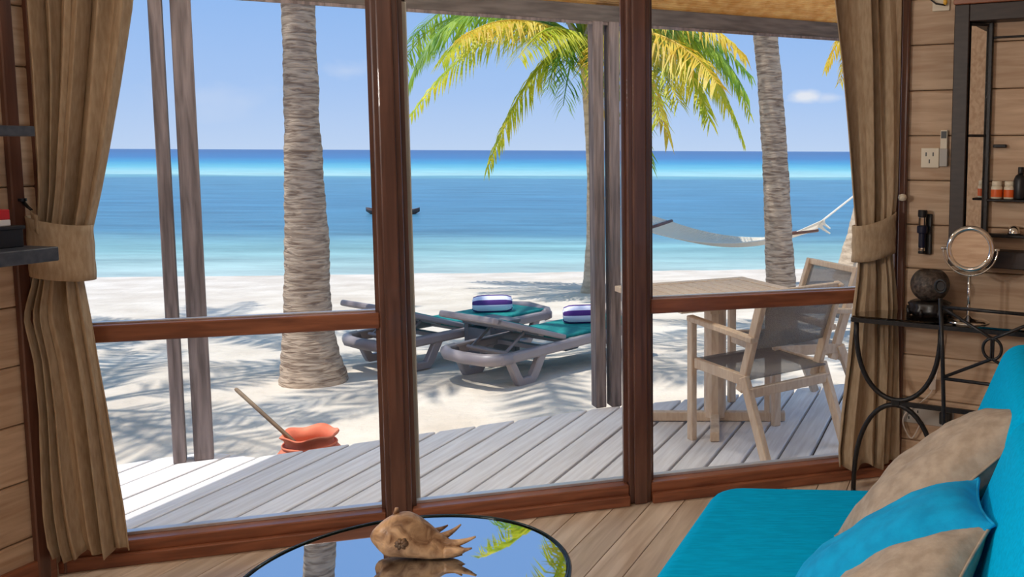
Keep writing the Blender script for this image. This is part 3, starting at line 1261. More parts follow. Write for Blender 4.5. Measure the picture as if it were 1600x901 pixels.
def ham_pt(u, v):
    p = la.lerp(lb, v).lerp(ra.lerp(rb, v), u)
    sag = 4 * u * (1 - u)
    p.z -= sag * (0.20 + 0.10 * 4 * v * (1 - v))
    return p


mb = MB()
for j in range(25):
    mb.tube([ham_pt(i / 20, j / 24) for i in range(21)], 0.011, 4)
for k in range(46):
    mb.tube([ham_pt(min(1, max(0, k / 45 + 0.02 * math.sin(j * 0.9 + k))), j / 8) for j in range(9)], 0.008, 4)
net = mb.build('net', 'rope_white', ham)
net['kind'] = 'stuff'
for nm, a, b in (('spreader_bar', la, lb), ('spreader_bar', ra, rb)):
    d = (b - a).normalized()
    m_ = MB()
    m_.tube([a - d * 0.06, a - d * 0.05, b + d * 0.05, b + d * 0.06], [0.02, 0.032, 0.032, 0.02], 8)
    m_.build(nm, 'hammock_bar', ham, smooth=True)
kr = aty(1287, 343, 16.5)
kl = aty(968, 322, 15.0)
for (a, b, k_, end) in ((la, lb, kl, aty(928, 300, 14.65)), (ra, rb, kr, aty(1347, 296, 17.05))):
    m_ = MB()
    for j in range(13):
        m_.tube([a.lerp(b, j / 12), k_], 0.008, 4)
    q = m_.build('suspension_cords', 'rope_white', ham)
    q['kind'] = 'stuff'
    m_ = MB()
    m_.tube([k_, end], 0.018, 6)
    m_.build('rope', 'rope_white', ham)
m_ = MB()
for i in range(6):
    m_.tube([kr + V((-0.02 * i, 0, -0.02 * i)), kr + V((0.06 * (i % 3), 0.02, -0.10 - 0.03 * i))], [0.03, 0.015], 5)
m_.build('knot', 'rope_white', ham)

# ------------------------------------------------------------------ small boat far out
bp = atz(614, 334, SEA)
boat = thing('rowing_boat', 'small dark rowing boat far out on the blue lagoon', 'boat', bp)
m_ = MB()


def hull(u, v):
    x = (u - 0.5) * 2.1
    w = 0.42 * max(0.0, 1 - (2 * u - 1) ** 2) ** 0.55
    a = math.pi * v
    return bp + V((x, -w * math.cos(a), 0.16 - 0.30 * math.sin(a) * (1 - 0.5 * (2 * u - 1) ** 2) + 0.10 * (2 * u - 1) ** 4))


m_.grid(hull, 20, 10)
m_.build('hull', 'boat', boat, smooth=True, solid=0.02)
for x in (-0.45, 0.35):
    m_ = MB()
    m_.box(bp + V((x, 0, 0.10)), (0.18, 0.72, 0.03))
    m_.build('thwart', 'boat', boat)

# ------------------------------------------------------------------ sun loungers
def make_lounger():
    """local x from the head to the foot, y across"""
    t = thing('sun_lounger', '', 'sun lounger', (0, 0, 0), group='taupe loungers on the sand')
    zf = 0.245
    # frame: rounded head end and long rails
    for sy in (-1, 1):
        m_ = MB()
        m_.bar((0.05, sy * 0.32, zf), (1.88, sy * 0.32, zf + 0.01), 0.065, 0.085)
        m_.build('side_rail', 'taupe_plastic', t, bevel=0.02, seg=2)
    m_ = MB()
    pts = [(0.16, -0.33, zf), (0.05, -0.30, zf), (-0.01, -0.2, zf), (-0.03, 0, zf), (-0.01, 0.2, zf), (0.05, 0.30, zf), (0.16, 0.33, zf)]
    m_.tube(pts, 0.05, 8)
    m_.build('head_rail', 'taupe_plastic', t, smooth=True)
    m_ = MB()
    pts = [(1.80, -0.33, zf + 0.01), (1.88, -0.26, zf + 0.03), (1.90, 0, zf + 0.05), (1.88, 0.26, zf + 0.03), (1.80, 0.33, zf + 0.01)]
    m_.tube(pts, 0.055, 8)
    m_.build('foot_rail', 'taupe_plastic', t, smooth=True)
    for x in (0.30, 0.62, 0.95, 1.3, 1.6):
        m_ = MB()
        m_.bar((x, -0.3, zf - 0.01), (x, 0.3, zf - 0.01), 0.06, 0.035)
        m_.build('cross_slat', 'taupe_plastic', t)
    for x in (0.33, 1.50):
        for sy in (-1, 1):
            m_ = MB()
            y = sy * 0.31
            prof = [(-0.20, zf - 0.02), (-0.13, zf - 0.02), (-0.045, 0.065), (0.045, 0.065), (0.14, zf - 0.02), (0.23, zf - 0.02), (0.12, 0.04), (0.085, 0.0), (-0.085, 0.0), (-0.11, 0.04)]
            k = len(m_.v)
            nn = len(prof)
            for yy in (y - 0.03, y + 0.03):
                m_.v += [V((x + a, yy, b)) for a, b in prof]
            quads = [(0, 1, 2, 9), (9, 2, 7, 8), (2, 3, 7), (3, 6, 7), (3, 4, 5, 6)]
            quads = [(0, 1, 2, 9), (9, 2, 8), (2, 3, 7, 8), (3, 6, 7), (3, 4, 5, 6)]
            m_.f += [tuple(q) for q in quads] + [tuple(i + nn for i in reversed(q)) for q in quads]
            for i in range(nn):
                j = (i + 1) % nn
                m_.f.append((i, i + nn, j + nn, j))
            m_.build('leg', 'taupe_plastic', t, bevel=0.008)
    # sling seat
    m_ = MB()
    m_.box((1.30, 0, zf + 0.055), (1.08, 0.58, 0.03))
    m_.build('seat_sling', 'teal_sling', t, bevel=0.012, seg=2)
    # raised backrest
    ang = R(18)
    hx, hz = 0.80, zf + 0.06
    ex = V((-math.cos(ang), 0, math.sin(ang)))
    nz_ = V((math.sin(ang), 0, math.cos(ang)))
    ln_ = 0.80
    c = V((hx, 0, hz)) + ex * ln_ / 2
    m_ = MB()
    m_.obox(c + nz_ * 0.012, ex * (ln_ / 2 - 0.05), V((0, 0.27, 0)), nz_ * 0.018)
    b = m_.build('backrest_sling', 'teal_sling', t, bevel=0.01)
    for sy in (-1, 1):
        m_ = MB()
        m_.obox(c + V((0, sy * 0.29, 0)), ex * ln_ / 2, V((0, 0.03, 0)), nz_ * 0.022)
        m_.build('backrest_rail', 'taupe_plastic', b, bevel=0.012, seg=2)
    m_ = MB()
    m_.obox(V((hx, 0, hz)) + ex * (ln_ - 0.01), ex * 0.05, V((0, 0.32, 0)), nz_ * 0.026)
    m_.build('headrest_bar', 'taupe_plastic', b, bevel=0.016, seg=2)
    for x in (0.25, 0.5):
        m_ = MB()
        m_.obox(V((hx, 0, hz)) + ex * x - nz_ * 0.02, ex * 0.03, V((0, 0.27, 0)), nz_ * 0.012)
        m_.build('back_slat', 'taupe_plastic', b)
    for sy in (-1, 1):
        m_ = MB()
        m_.tube([V((hx, sy * 0.2, hz)) + ex * 0.38 - nz_ * 0.03, V((0.22, sy * 0.2, zf + 0.01))], 0.014, 6)
        m_.build('prop_bar', 'taupe_plastic', t)
    m_ = MB()
    m_.tube([(0.22, -0.24, zf + 0.02), (0.22, 0.24, zf + 0.02)], 0.014, 6)
    m_.build('prop_axle', 'taupe_plastic', t)
    return t


near_a, near_b = atz(812, 596, -0.36), atz(720, 586, -0.36)
lat = (near_b - near_a).normalized()
ax = V((math.sin(R(34)), math.cos(R(34)), 0))
AXA = math.atan2(ax.y, ax.x)
lg = make_lounger()
c1 = (near_a + near_b) / 2 - ax * 0.33 + V((0.07, 0, 0))
lg.location = (c1.x, c1.y, -0.365)
lg.rotation_euler = (0, 0, AXA)
lg['label'] = 'taupe lounger with teal sling and towel near its foot, by the post pair'
fa_, fb_ = atz(668, 574, -0.36), atz(577, 563, -0.36)
lg2 = copy_tree(lg)
c2 = (fa_ + fb_) / 2 - ax * 0.33
lg2.location = (c2.x, c2.y, -0.365)
lg2['label'] = 'taupe lounger with raised teal back behind the brown mullion and box table'

# side table between the loungers
c = atz(770, 560, -0.36)
c = c1 * 0.5 + c2 * 0.5 + ax * 0.84
tb = thing('side_table', 'square grey plastic side table standing between the two loungers', 'table', (c.x, c.y, -0.36), AXA)
ORG[tb.name] = V((0, 0, 0))
for x, y, sx_, sy_ in ((-0.15, 0, 0.025, 0.30), (0.15, 0, 0.025, 0.30), (0, -0.15, 0.30, 0.025), (0, 0.15, 0.30, 0.025)):
    m_ = MB()
    m_.box((x, y, 0.18), (sx_, sy_, 0.26))
    m_.build('panel', 'grey_box', tb, bevel=0.004)
for sx_ in (-1, 1):
    for sy_ in (-1, 1):
        m_ = MB()
        m_.box((sx_ * 0.145, sy_ * 0.145, 0.17), (0.05, 0.05, 0.34))
        m_.build('leg', 'grey_box', tb, bevel=0.005)
m_ = MB()
m_.box((0, 0, 0.355), (0.36, 0.36, 0.03))
m_.build('table_top', 'grey_box', tb, bevel=0.008, seg=2)


def towel(c, ang, label):
    m_ = MB()
    n = 28
    prof = []
    L_, r0 = 0.36, 0.085
    for i in range(9):
        x = -L_ / 2 + L_ * i / 8
        e_ = 1 - 0.25 * (abs(2 * i / 8 - 1)) ** 6
        prof.append((x, r0 * e_))
    k = 0
    for x, r in prof:
        for j in range(n):
            a = 2 * math.pi * j / n
            z = r * math.sin(a)
            m_.v.append(V((x, r * 1.12 * math.cos(a), max(z, -0.07))))
    for i in range(8):
        for j in range(n):
            m_.f.append((i * n + j, i * n + (j + 1) % n, (i + 1) * n + (j + 1) % n, (i + 1) * n + j))
    m_.f.append(tuple(reversed(range(n))))
    m_.f.append(tuple(8 * n + j for j in range(n)))
    for sgn in (-1, 1):      # spiral roll end
        pts = [V((sgn * L_ / 2, 0.008 * t * 0.8 * math.cos(t * 1.2), 0.008 * t * 0.8 * math.sin(t * 1.2))) for t in [i * 0.55 for i in range(18)]]
        m_.tube(pts, 0.008, 5)
    o = m_.build('rolled_towel', 'striped_towel', smooth=True, origin=(0, 0, 0))
    o.location = c
    o.rotation_euler = (R(20), 0, ang)
    tag(o, label, 'towel', 'striped towels')


t1 = c1 + ax * 1.36
towel((t1.x, t1.y, 0.025), R(12), 'rolled purple and white striped towel on the lounger beside the post pair')
t2 = c2 + ax * 1.42
towel((t2.x, t2.y, 0.025), R(12), 'rolled purple and white striped towel behind the grey side table')

# ------------------------------------------------------------------ terracotta pot with dipper
pc = aty(484, 690, atz(484, 705, DECK).y + 0.30)
pot = thing('terracotta_pot', 'round terracotta foot-wash pot with wavy rim beyond the deck edge', 'pot', (pc.x, pc.y, -0.372))
o_ = V((pc.x, pc.y, -0.372))
prof = [(0.085, 0.0), (0.12, 0.03), (0.165, 0.10), (0.178, 0.17), (0.165, 0.24), (0.130, 0.285), (0.118, 0.30), (0.128, 0.325), (0.148, 0.342),
        (0.143, 0.350), (0.120, 0.33), (0.105, 0.30), (0.12, 0.25), (0.12, 0.22)]


def wob(i, a, r, z):
    if 7 <= i <= 10:
        return r * (1 + 0.04 * math.sin(5 * a + 1)), z + 0.008 * math.sin(5 * a)
    return r, z


m_ = MB()
m_.lathe(prof, o_, 48, wob)
body = m_.build('body', 'terracotta', pot, smooth=True)
m_ = MB()
m_.tube([o_ + V((0.134 * math.cos(a), 0.134 * math.sin(a), 0.287)) for a in [2 * math.pi * i / 32 for i in range(32)]], 0.008, 6, close=True)
m_.build('neck_ring', 'terracotta', body, smooth=True)
dipper = thing('water_dipper', 'brown wooden dipper stick leaning out of the terracotta pot', 'dipper', o_ + V((0, 0, 0.24)))
pb_ = aty(444, 676, pc.y - 0.02)
pt_ = aty(368, 607, pc.y + 0.12)
dd = (pb_ - pt_).normalized()
m_ = MB()
m_.tube([pt_, pt_ + dd * 0.01, pb_ + dd * 0.13], [0.008, 0.011, 0.011], 8)
m_.build('handle', 'stick', dipper, smooth=True)
cup = pb_ + dd * 0.15 + V((0.0, 0.02, -0.06))
m_ = MB()
m_.lathe([(0.005, -0.03), (0.03, -0.025), (0.042, 0.0), (0.045, 0.03), (0.041, 0.03), (0.038, 0.0), (0.02, -0.02)], cup, 16)
m_.build('cup', 'stick', dipper, smooth=True)

# ------------------------------------------------------------------ teak table and chairs
tc_ = (atz(953, 447, 0.72) + atz(1270, 460, 0.72)) / 2
tcen = atz(1109, 672, DECK)
tl_, tf_ = atz(953, 447, 0.72), atz(1160, 432, 0.72)
e1 = (tf_ - tl_)
TS = 0.86
e1.z = 0
e1.normalize()
e2 = V((e1.y, -e1.x, 0))
tcen2 = V((tf_.x, tf_.y, 0)) - e1 * TS / 2 + e2 * TS / 2
tt = thing('teak_table', 'square teak pedestal table with slatted top on the deck', 'table', (tcen2.x, tcen2.y, DECK))
base = V((tcen2.x, tcen2.y, DECK))
for sgn in (-1, 1):
    m_ = MB()
    m_.obox(base + e2 * sgn * (TS / 2 - 0.035) + UP * 0.735, e1 * TS / 2, e2 * 0.035, UP * 0.016)
    m_.build('top_border', 'teak', tt, bevel=0.003)
    m_ = MB()
    m_.obox(base + e1 * sgn * (TS / 2 - 0.035) + UP * 0.735, e1 * 0.035, e2 * (TS / 2 - 0.072), UP * 0.016)
    m_.build('top_border', 'teak', tt, bevel=0.003)
ns_ = 9
wv = (TS - 0.145) / ns_
for i in range(ns_):
    m_ = MB()
    m_.obox(base + e1 * (-(TS - 0.145) / 2 + wv * (i + 0.5)) + UP * 0.734, e1 * (wv / 2 - 0.003), e2 * (TS / 2 - 0.072), UP * 0.013)
    m_.build('top_slat', 'teak', tt, bevel=0.002)
m_ = MB()
m_.lathe([(0.062, 0.03), (0.062, 0.70)], base, 10)
m_.build('pedestal', 'teak', tt)
for d in ((e1 + e2 * 0.55).normalized(), (e2 - e1 * 0.55).normalized()):
    m_ = MB()
    m_.bar(base - d * 0.40 + UP * 0.03, base + d * 0.40 + UP * 0.03, 0.05, 0.05)
    m_.build('foot_bar', 'teak', tt, bevel=0.004)
    m_ = MB()
    m_.bar(base - d * 0.36 + UP * 0.70, base + d * 0.36 + UP * 0.70, 0.05, 0.04)
    m_.build('top_brace', 'teak', tt)


def make_chair():
    """local +y is the front, x across; seat 0.55 wide, 0.46 deep"""
    t = thing('teak_armchair', '', 'chair', (0, 0, 0), group='teak chairs at the table')
    hw, fd, bdp = 0.275, 0.22, -0.22
    for sx_ in (-1, 1):
        x = sx_ * hw
        m_ = MB()
        m_.bar((x, fd, 0), (x, fd, 0.655), 0.035, 0.045, (0, 1, 0))
        m_.build('front_leg', 'teak', t, bevel=0.004)
        m_ = MB()
        m_.bar((x, fd + 0.022, 0.655), (x, bdp - 0.06, 0.615), 0.045, 0.03)
        m_.build('armrest', 'teak', t, bevel=0.005)
        m_ = MB()
        m_.bar((x * 0.985, bdp - 0.16, 0), (x * 0.985, bdp + 0.02, 0.42), 0.035, 0.05, (0, 1, 0))
        m_.build('rear_leg', 'teak', t, bevel=0.004)
        m_ = MB()
        m_.bar((x * 0.94, bdp + 0.06, 0.34), (x * 0.94, bdp - 0.11, 0.86), 0.035, 0.05, (0, 1, 0))
        m_.build('back_post', 'teak', t, bevel=0.004)
        m_ = MB()
        m_.bar((x * 0.96, fd, 0.42), (x * 0.96, bdp, 0.40), 0.03, 0.055)
        m_.build('seat_rail', 'teak', t, bevel=0.004)
    m_ = MB()
    m_.bar((-hw, fd, 0.40), (hw, fd, 0.40), 0.03, 0.05)
    m_.build('front_rail', 'teak', t, bevel=0.004)
    m_ = MB()
    m_.bar((-hw, bdp - 0.02, 0.345), (hw, bdp - 0.02, 0.345), 0.03, 0.05)
    m_.build('rear_rail', 'teak', t, bevel=0.004)
    m_ = MB()
    m_.bar((-hw * 0.95, bdp - 0.105, 0.845), (hw * 0.95, bdp - 0.105, 0.845), 0.028, 0.035)
    m_.build('top_rail', 'teak', t, bevel=0.004)
    m_ = MB()
    m_.grid(lambda u, v: ((u - 0.5) * 0.52, fd - 0.46 * v, 0.435 - 0.02 * v - 0.022 * math.sin(math.pi * u) * math.sin(math.pi * v)), 10, 8)
    m_.build('seat_mesh', 'mesh_fabric', t, smooth=True, solid=0.008)
    m_ = MB()
    m_.grid(lambda u, v: ((u - 0.5) * 0.50, bdp - 0.01 - 0.10 * v - 0.025 * math.sin(math.pi * u), 0.56 + 0.27 * v), 10, 6)
    m_.build('back_mesh', 'mesh_fabric', t, smooth=True, solid=0.006)
    return t


ch = make_chair()
bl, fl_, br = atz(1166, 590, 0.39), atz(1078, 566, 0.39), atz(1296, 566, 0.39)
fw = ((fl_ - bl).normalized() + V((-(br - bl).y, (br - bl).x, 0)).normalized()).normalized()
lt = V((fw.y, -fw.x, 0))
cc = bl + fw * 0.22 + lt * 0.275
ch.location = (cc.x, cc.y, DECK)
ch.rotation_euler = (0, 0, math.atan2(fw.y, fw.x) - math.pi / 2)
ch['label'] = 'teak armchair with grey mesh seat, its back turned to the window glass'
ch2 = copy_tree(ch)
fw2 = (-e1 - e2 * 0.05).normalized()
cc2 = base + e1 * (TS / 2 + 0.06) - e2 * 0.02
ch2.location = (cc2.x, cc2.y, DECK)
ch2.rotation_euler = (0, 0, math.atan2(fw2.y, fw2.x) - math.pi / 2)
ch2['label'] = 'teak armchair with grey mesh back at the far side of the table'

# ------------------------------------------------------------------ curtains
def curtain(rows, off, npl, label, seed, tie_px, hook, amp=0.032):
    """rows: (v, left px, right px) outline on the curtain plane"""
    pr_ = []
    for v, ul, ur in rows:
        sl, z1 = on_w(ul, v, off)
        sr, z2 = on_w(ur, v, off)
        pr_.append(((z1 + z2) / 2, sl, sr))
    pr_.sort(reverse=True)
    ztop = 2.7
    d0, d1 = pr_[0], pr_[1]
    pr_.insert(0, (ztop, d0[1] + (d0[1] - d1[1]) * 0.5, d0[2] + (d0[2] - d1[2]) * 0.8))
    rnd = random.Random(seed)
    cum = [rnd.uniform(-0.5, 0.5) for _ in range(12)]

    def lr(z):
        for a, b in zip(pr_, pr_[1:]):
            if b[0] <= z <= a[0]:
                t = (a[0] - z) / max(1e-6, a[0] - b[0])
                return a[1] + (b[1] - a[1]) * t, a[2] + (b[2] - a[2]) * t
        q = pr_[-1] if z < pr_[-1][0] else pr_[0]
        return q[1], q[2]
    zt = pr_[-1][0]
    wmax = max(q[2] - q[1] for q in pr_)

    def fn(u, v):
        z = ztop + (zt - ztop) * v
        sl, sr = lr(z)
        w_ = sr - sl
        ph = u + 0.045 * math.sin(7 * u + cum[0] * 6) + 0.03 * math.sin(3.1 * v * 2 + u * 9)
        a_ = amp * (0.9 + 0.5 * math.sin(u * 11 + cum[1] * 5)) * (0.55 + 0.6 * (w_ / wmax))
        wave = math.sin(2 * math.pi * npl * ph)
        wave = 0.75 * wave + 0.3 * math.sin(2 * math.pi * (npl * 0.43 * ph + cum[2]) + 2 * v)
        o2 = off + a_ * wave + 0.012 * math.sin(5 * v + u * 14)
        zz = z + (0.014 * math.sin(u * 15 + 1) if v > 0.98 else 0)
        return Wp(sl + w_ * (u + 0.010 * math.sin(4 * math.pi * npl * ph)), o2, zz)
    loc = Wp((pr_[-1][1] + pr_[-1][2]) / 2, off, zt)
    t = thing('curtain', label, 'curtain', loc, group='linen curtains')
    m_ = MB()
    m_.grid(fn, npl * 16, 90)
    m_.build('panel', 'linen', t, smooth=True, solid=0.004)
    # tie band around the gathered cloth
    (v0, v1, ul, ur, lift) = tie_px
    sl, z0 = on_w(ul, v0, off)
    sr, z1 = on_w(ur, v0, off)
    _, zb1 = on_w((ul + ur) / 2, v1, off)
    zt1 = (z0 + z1) / 2
    cs, hs_ = (sl + sr) / 2, (sr - sl) / 2

    def band(u, v):
        a = 2 * math.pi * u
        x = cs + (hs_ + 0.012) * math.cos(a)
        oo = off + (0.072 if off > 0.1 else 0.048) * math.sin(a) + 0.004 * math.sin(v * 14 + 3 * a)
        if x < cs - 0.0 and hook[0] < 0:
            pass
        side = (1 - math.cos(a) * hook[2]) / 2
        z = zt1 + (zb1 - zt1) * v + lift * side ** 1.5 * (1 - 0.35 * v)
        return Wp(x, oo, z)
    m_ = MB()
    m_.grid(band, 40, 8)
    tb_ = m_.build('tieback', 'linen', t, smooth=True, solid=0.006)
    return t, (cs, hs_, zt1, zb1)


rowsL = [(0, 42, 206), (60, 46, 197), (130, 50, 186), (220, 53, 170), (300, 56, 155), (360, 54, 142), (420, 48, 130), (440, 46, 128),
         (480, 33, 136), (500, 32, 140), (560, 48, 150), (640, 56, 165), (740, 60, 182), (800, 64, 193), (845, 72, 199), (866, 80, 202)]
cl_, iL = curtain(rowsL, 0.12, 6, 'beige linen curtain tied back beside the slate wall shelf', 3, (352, 438, 50, 137, 0.035), (-1, 0, 1))
rowsR = [(0, 1300, 1406), (100, 1312, 1406), (200, 1321, 1405), (300, 1329, 1403), (350, 1334, 1398), (405, 1340, 1396),
         (430, 1339, 1400), (480, 1333, 1404), (560, 1326, 1406), (640, 1316, 1406), (700, 1310, 1405), (728, 1311, 1404)]
cr_, iR = curtain(rowsR, 0.085, 5, 'beige linen curtain tied back beside the torch on the plank wall', 5, (352, 408, 1337, 1394, 0.06), (1, 0, -1), amp=0.020)
# hooks with cords
hp = Lp(on_l(34, 312, 0.074)[0], 0.074, on_l(34, 312, 0.074)[1])
hk = thing('tieback_hook', 'dark metal tieback hook on the brown trim by the shelf', 'hook', hp)
m_ = MB()
he = aty(50, 331, hp.y - 0.01)
m_.tube([hp, hp.lerp(he, 0.6), he + UP * 0.006], [0.006, 0.005, 0.004], 8)
m_.build('prong', 'black_iron', hk, smooth=True)
m_ = MB()
m_.lathe([(0.014, -0.005), (0.014, 0.005)], hp, 12)
m_.build('plate', 'black_iron', hk)
m_ = MB()
cs_, hh_, z1_, z2_ = iL
m_.grid(lambda u, v: Wp(cs_ - hh_ - 0.01 + 0.05 * u, 0.12 + 0.075 * math.sin(u * 1.4), z1_ + 0.04 - 0.05 * v * (0.3 + u)).lerp(he + UP * (0.01 - 0.03 * v), (1 - u)), 8, 4)
m_.build('strap', 'linen', cl_, smooth=True, solid=0.004)
hp2 = Rp(0.02, 0.10, on_r(1394, 308, 0.1)[1])
hk2 = thing('curtain_holdback', 'pale round tieback knob on the red trim by the plank wall', 'hook', hp2)
m_ = MB()
m_.lathe([(0.004, -0.016), (0.016, -0.012), (0.02, 0), (0.016, 0.012), (0.004, 0.016)], hp2, 16)
m_.build('knob', 'white_plastic', hk2, smooth=True)
m_ = MB()
m_.tube([hp2, hp2 - RN * 0.03], 0.006, 8)
m_.build('stem', 'white_plastic', hk2)

# ------------------------------------------------------------------ wall shelf at the left
def shelf_board(u, v0, v1, off, ln_, nm, par):
    t, z0 = on_l(u, v0, off)
    _, z1 = on_l(u, v1, off)
    m_ = MB()
    m_.obox(Lp(t + ln_ / 2, off / 2 + 0.03, (z0 + z1) / 2), BD * ln_ / 2, LN * (off / 2 - 0.03), UP * abs(z0 - z1) / 2)
    m_.build(nm, 'slate_shelf', par, bevel=0.003)
    return t, max(z0, z1)


tz = on_l(92, 395, 0.34)
sh = thing('wall_shelf', 'slate grey two-tier shelf on the plank wall beside the curtain', 'shelf', Lp(tz[0] + 0.3, 0.1, tz[1]))
t_lo, z_lo = shelf_board(92, 385, 407, 0.34, 0.9, 'shelf_board', sh)
t_hi, z_hi = shelf_board(55, 197, 213, 0.30, 0.9, 'shelf_board', sh)
m_ = MB()
m_.obox(Lp(t_lo + 0.55, 0.2, (z_lo + z_hi) / 2), BD * 0.012, LN * 0.12, UP * (z_hi - z_lo) / 2)
m_.build('divider', 'slate_shelf', sh)
tb0, _ = on_l(38, 375, 0.24)
bx = thing('storage_box', 'dark navy box standing on the lower slate shelf', 'box', Lp(tb0 + 0.13, 0.17, z_lo))
hb = 0.066
m_ = MB()
m_.obox(Lp(tb0 + 0.13, 0.17, z_lo + hb / 2), BD * 0.13, LN * 0.07, UP * hb / 2)
m_.build('body', 'navy_box', bx, bevel=0.003)
m_ = MB()
m_.obox(Lp(tb0 + 0.13, 0.17, z_lo + hb - 0.004), BD * 0.134, LN * 0.074, UP * 0.006)
m_.build('lid', 'navy_box', bx, bevel=0.002)
tb1, _ = on_l(20, 345, 0.24)
rp_ = thing('snack_packet', 'red and white packet lying on the dark navy box', 'packet', Lp(tb1 + 0.08, 0.17, z_lo + hb + 0.002))
zq = z_lo + hb + 0.002
m_ = MB()
m_.obox(Lp(tb1 + 0.08, 0.17, zq + 0.010), BD * 0.08, LN * 0.062, UP * 0.010)
m_.build('base', 'white_paper', rp_, bevel=0.002)
m_ = MB()
m_.obox(Lp(tb1 + 0.08, 0.17, zq + 0.036), BD * 0.08, LN * 0.062, UP * 0.016)
m_.build('cover', 'red_paper', rp_, bevel=0.003)

# ------------------------------------------------------------------ coffee table
ctop = 0.43
far_p = atz(660, 804, ctop)
lx = atz(402, 890, ctop)
rx = atz(892, 855, ctop)
TR = 0.41
cen = V(((lx.x + rx.x) / 2, far_p.y - TR, 0))
cen = V((lx.x * 0.5 + rx.x * 0.5 + 0.005, far_p.y - TR, 0))
ct = thing('coffee_table', 'round mirrored-glass coffee table with dark metal rim', 'table', cen)
m_ = MB()
m_.lathe([(TR - 0.014, ctop - 0.012), (TR - 0.012, ctop)], cen, 96)
gt_ = m_.build('glass_top', 'table_mirror', ct)
m_ = MB()
m_.lathe([(TR - 0.012, ctop - 0.018), (TR, ctop - 0.014), (TR + 0.001, ctop - 0.002), (TR - 0.004, ctop + 0.003), (TR - 0.0115, ctop + 0.001)], cen, 96)
m_.f = m_.f[:-2]
m_.build('rim', 'table_rim', gt_, smooth=True, solid=0.003)
for i in range(4):
    a = R(45 + 90 * i - 12)
    d = V((math.cos(a), math.sin(a), 0))
    m_ = MB()
    m_.tube([cen + d * (TR - 0.03) + UP * (ctop - 0.02), cen + d * (TR - 0.035) + UP * 0.30, cen + d * (TR - 0.12) + UP * 0.16, cen + d * (TR - 0.05) + UP * 0.0], 0.013, 8)
    m_.build('leg', 'black_iron', ct, smooth=True)
m_ = MB()
m_.tube([cen + V(((TR - 0.12) * math.cos(2 * math.pi * i / 32), (TR - 0.12) * math.sin(2 * math.pi * i / 32), 0.16)) for i in range(32)], 0.009, 6, close=True)
m_.build('stretcher_ring', 'black_iron', ct, smooth=True)

# ------------------------------------------------------------------ spider conch shell
sy = atz(640, 868, ctop).y
s0 = atz(640, 870, ctop)
shl = thing('conch_shell', 'brown spider conch shell with long curved spines on the coffee table', 'shell', (s0.x, s0.y, ctop + 0.003))


def sp(u, v, dy=0.0):
    return aty(u, v, s0.y + dy)


rings = [  # centre px, half height px, half depth m
    (586, 843, 6, 0.012), (592, 842, 22, 0.036), (602, 838, 31, 0.052), (616, 834, 36, 0.060), (632, 834, 36, 0.060), (650, 839, 32, 0.054), (664, 847, 26, 0.046),
    (680, 853, 19.5, 0.036), (696, 858, 13.5, 0.026), (712, 861, 8, 0.016), (724, 860, 4, 0.008)]
m_ = MB()
nr = 24
for (u, v, hh, hd) in rings:
    c = sp(u, v)
    rz_ = hh * c.y / F
    for j in range(nr):
        a = 2 * math.pi * j / nr
        m_.v.append(c + V((0.012 * math.sin(2 * a), hd * math.cos(a), rz_ * math.sin(a))) * (1.0) + V((0, 0, 0.004 * math.sin(3 * a + u))))
for i in range(len(rings) - 1):
    for j in range(nr):
        m_.f.append((i * nr + j, i * nr + (j + 1) % nr, (i + 1) * nr + (j + 1) % nr, (i + 1) * nr + j))
m_.f.append(tuple(reversed(range(nr))))
m_.f.append(tuple((len(rings) - 1) * nr + j for j in range(nr)))
for i, v_ in enumerate(m_.v):
    v_.z = max(v_.z + 0.004 * noise.noise(v_ * 40), ctop + 0.003)
body = m_.build('body', 'shell', shl, smooth=True, sub=1)
for k_, (u0, v0, u1, v1, u2, v2, r0) in enumerate(((668, 832, 684, 830, 700, 820, 9), (676, 842, 700, 838, 720, 819, 10), (684, 850, 714, 852, 743, 838, 11),
                                                  (696, 862, 716, 862, 737, 856, 10), (684, 846, 704, 848, 722, 844, 9))):
    m_ = MB()
    dy0 = (0.045, 0.03, 0.005, -0.012, 0.04)[k_]
    pts = bez(sp(u0, v0, dy0), sp(u1, v1, dy0 * 1.3), sp(u2, v2, dy0 * 1.5), 8)
    rr = [r0 * s0.y / F * (1 - 0.85 * i / 8) for i in range(9)]
    m_.tube(pts, rr, 8)
    for v_ in m_.v:
        v_.z = max(v_.z, ctop + 0.003)
    m_.build('spine', 'shell', shl, smooth=True)
m_ = MB()
m_.tube([sp(619, 803, 0.01), sp(620, 793, 0.01)], [0.009, 0.005], 8)
m_.build('nub', 'shell', body, smooth=True)
m_ = MB()
for i in range(7):
    a = i * 0.9
    m_.tube([sp(626 + 9 * math.cos(a), 849 + 6 * math.sin(a), -0.050), sp(626 + 3 * math.cos(a), 849 + 2 * math.sin(a), -0.062)], [0.008, 0.004], 6)
m_.build('apex_knobs', 'shell_tip', body, smooth=True)['kind'] = 'stuff'

# ------------------------------------------------------------------ sofa
SZ = 0.43
sa = atz(1127, 757, SZ)
sa = V((sa.x - 0.02, sa.y + 0.02, 0))
sb_ = atz(1010, 901, SZ)
sdir = V((sa.x - sb_.x, sa.y - sb_.y, 0)).normalized()          # towards the far end
sperp = V((sdir.y, -sdir.x, 0))                                  # to the backrest
SLEN = 2.1
sofa = thing('sofa', 'turquoise upholstered sofa with two back cushions', 'sofa', (sa.x, sa.y, 0))


def srow(along, across, z):
    """far edge of the sofa is cut square to the window: along = distance from that edge"""
    p = V((sa.x, sa.y, 0)) + sperp * across - sdir * along
    skew = 0.20 * max(0.0, 1 - along / 0.9)
    return p + sdir * (skew * across) + UP * z


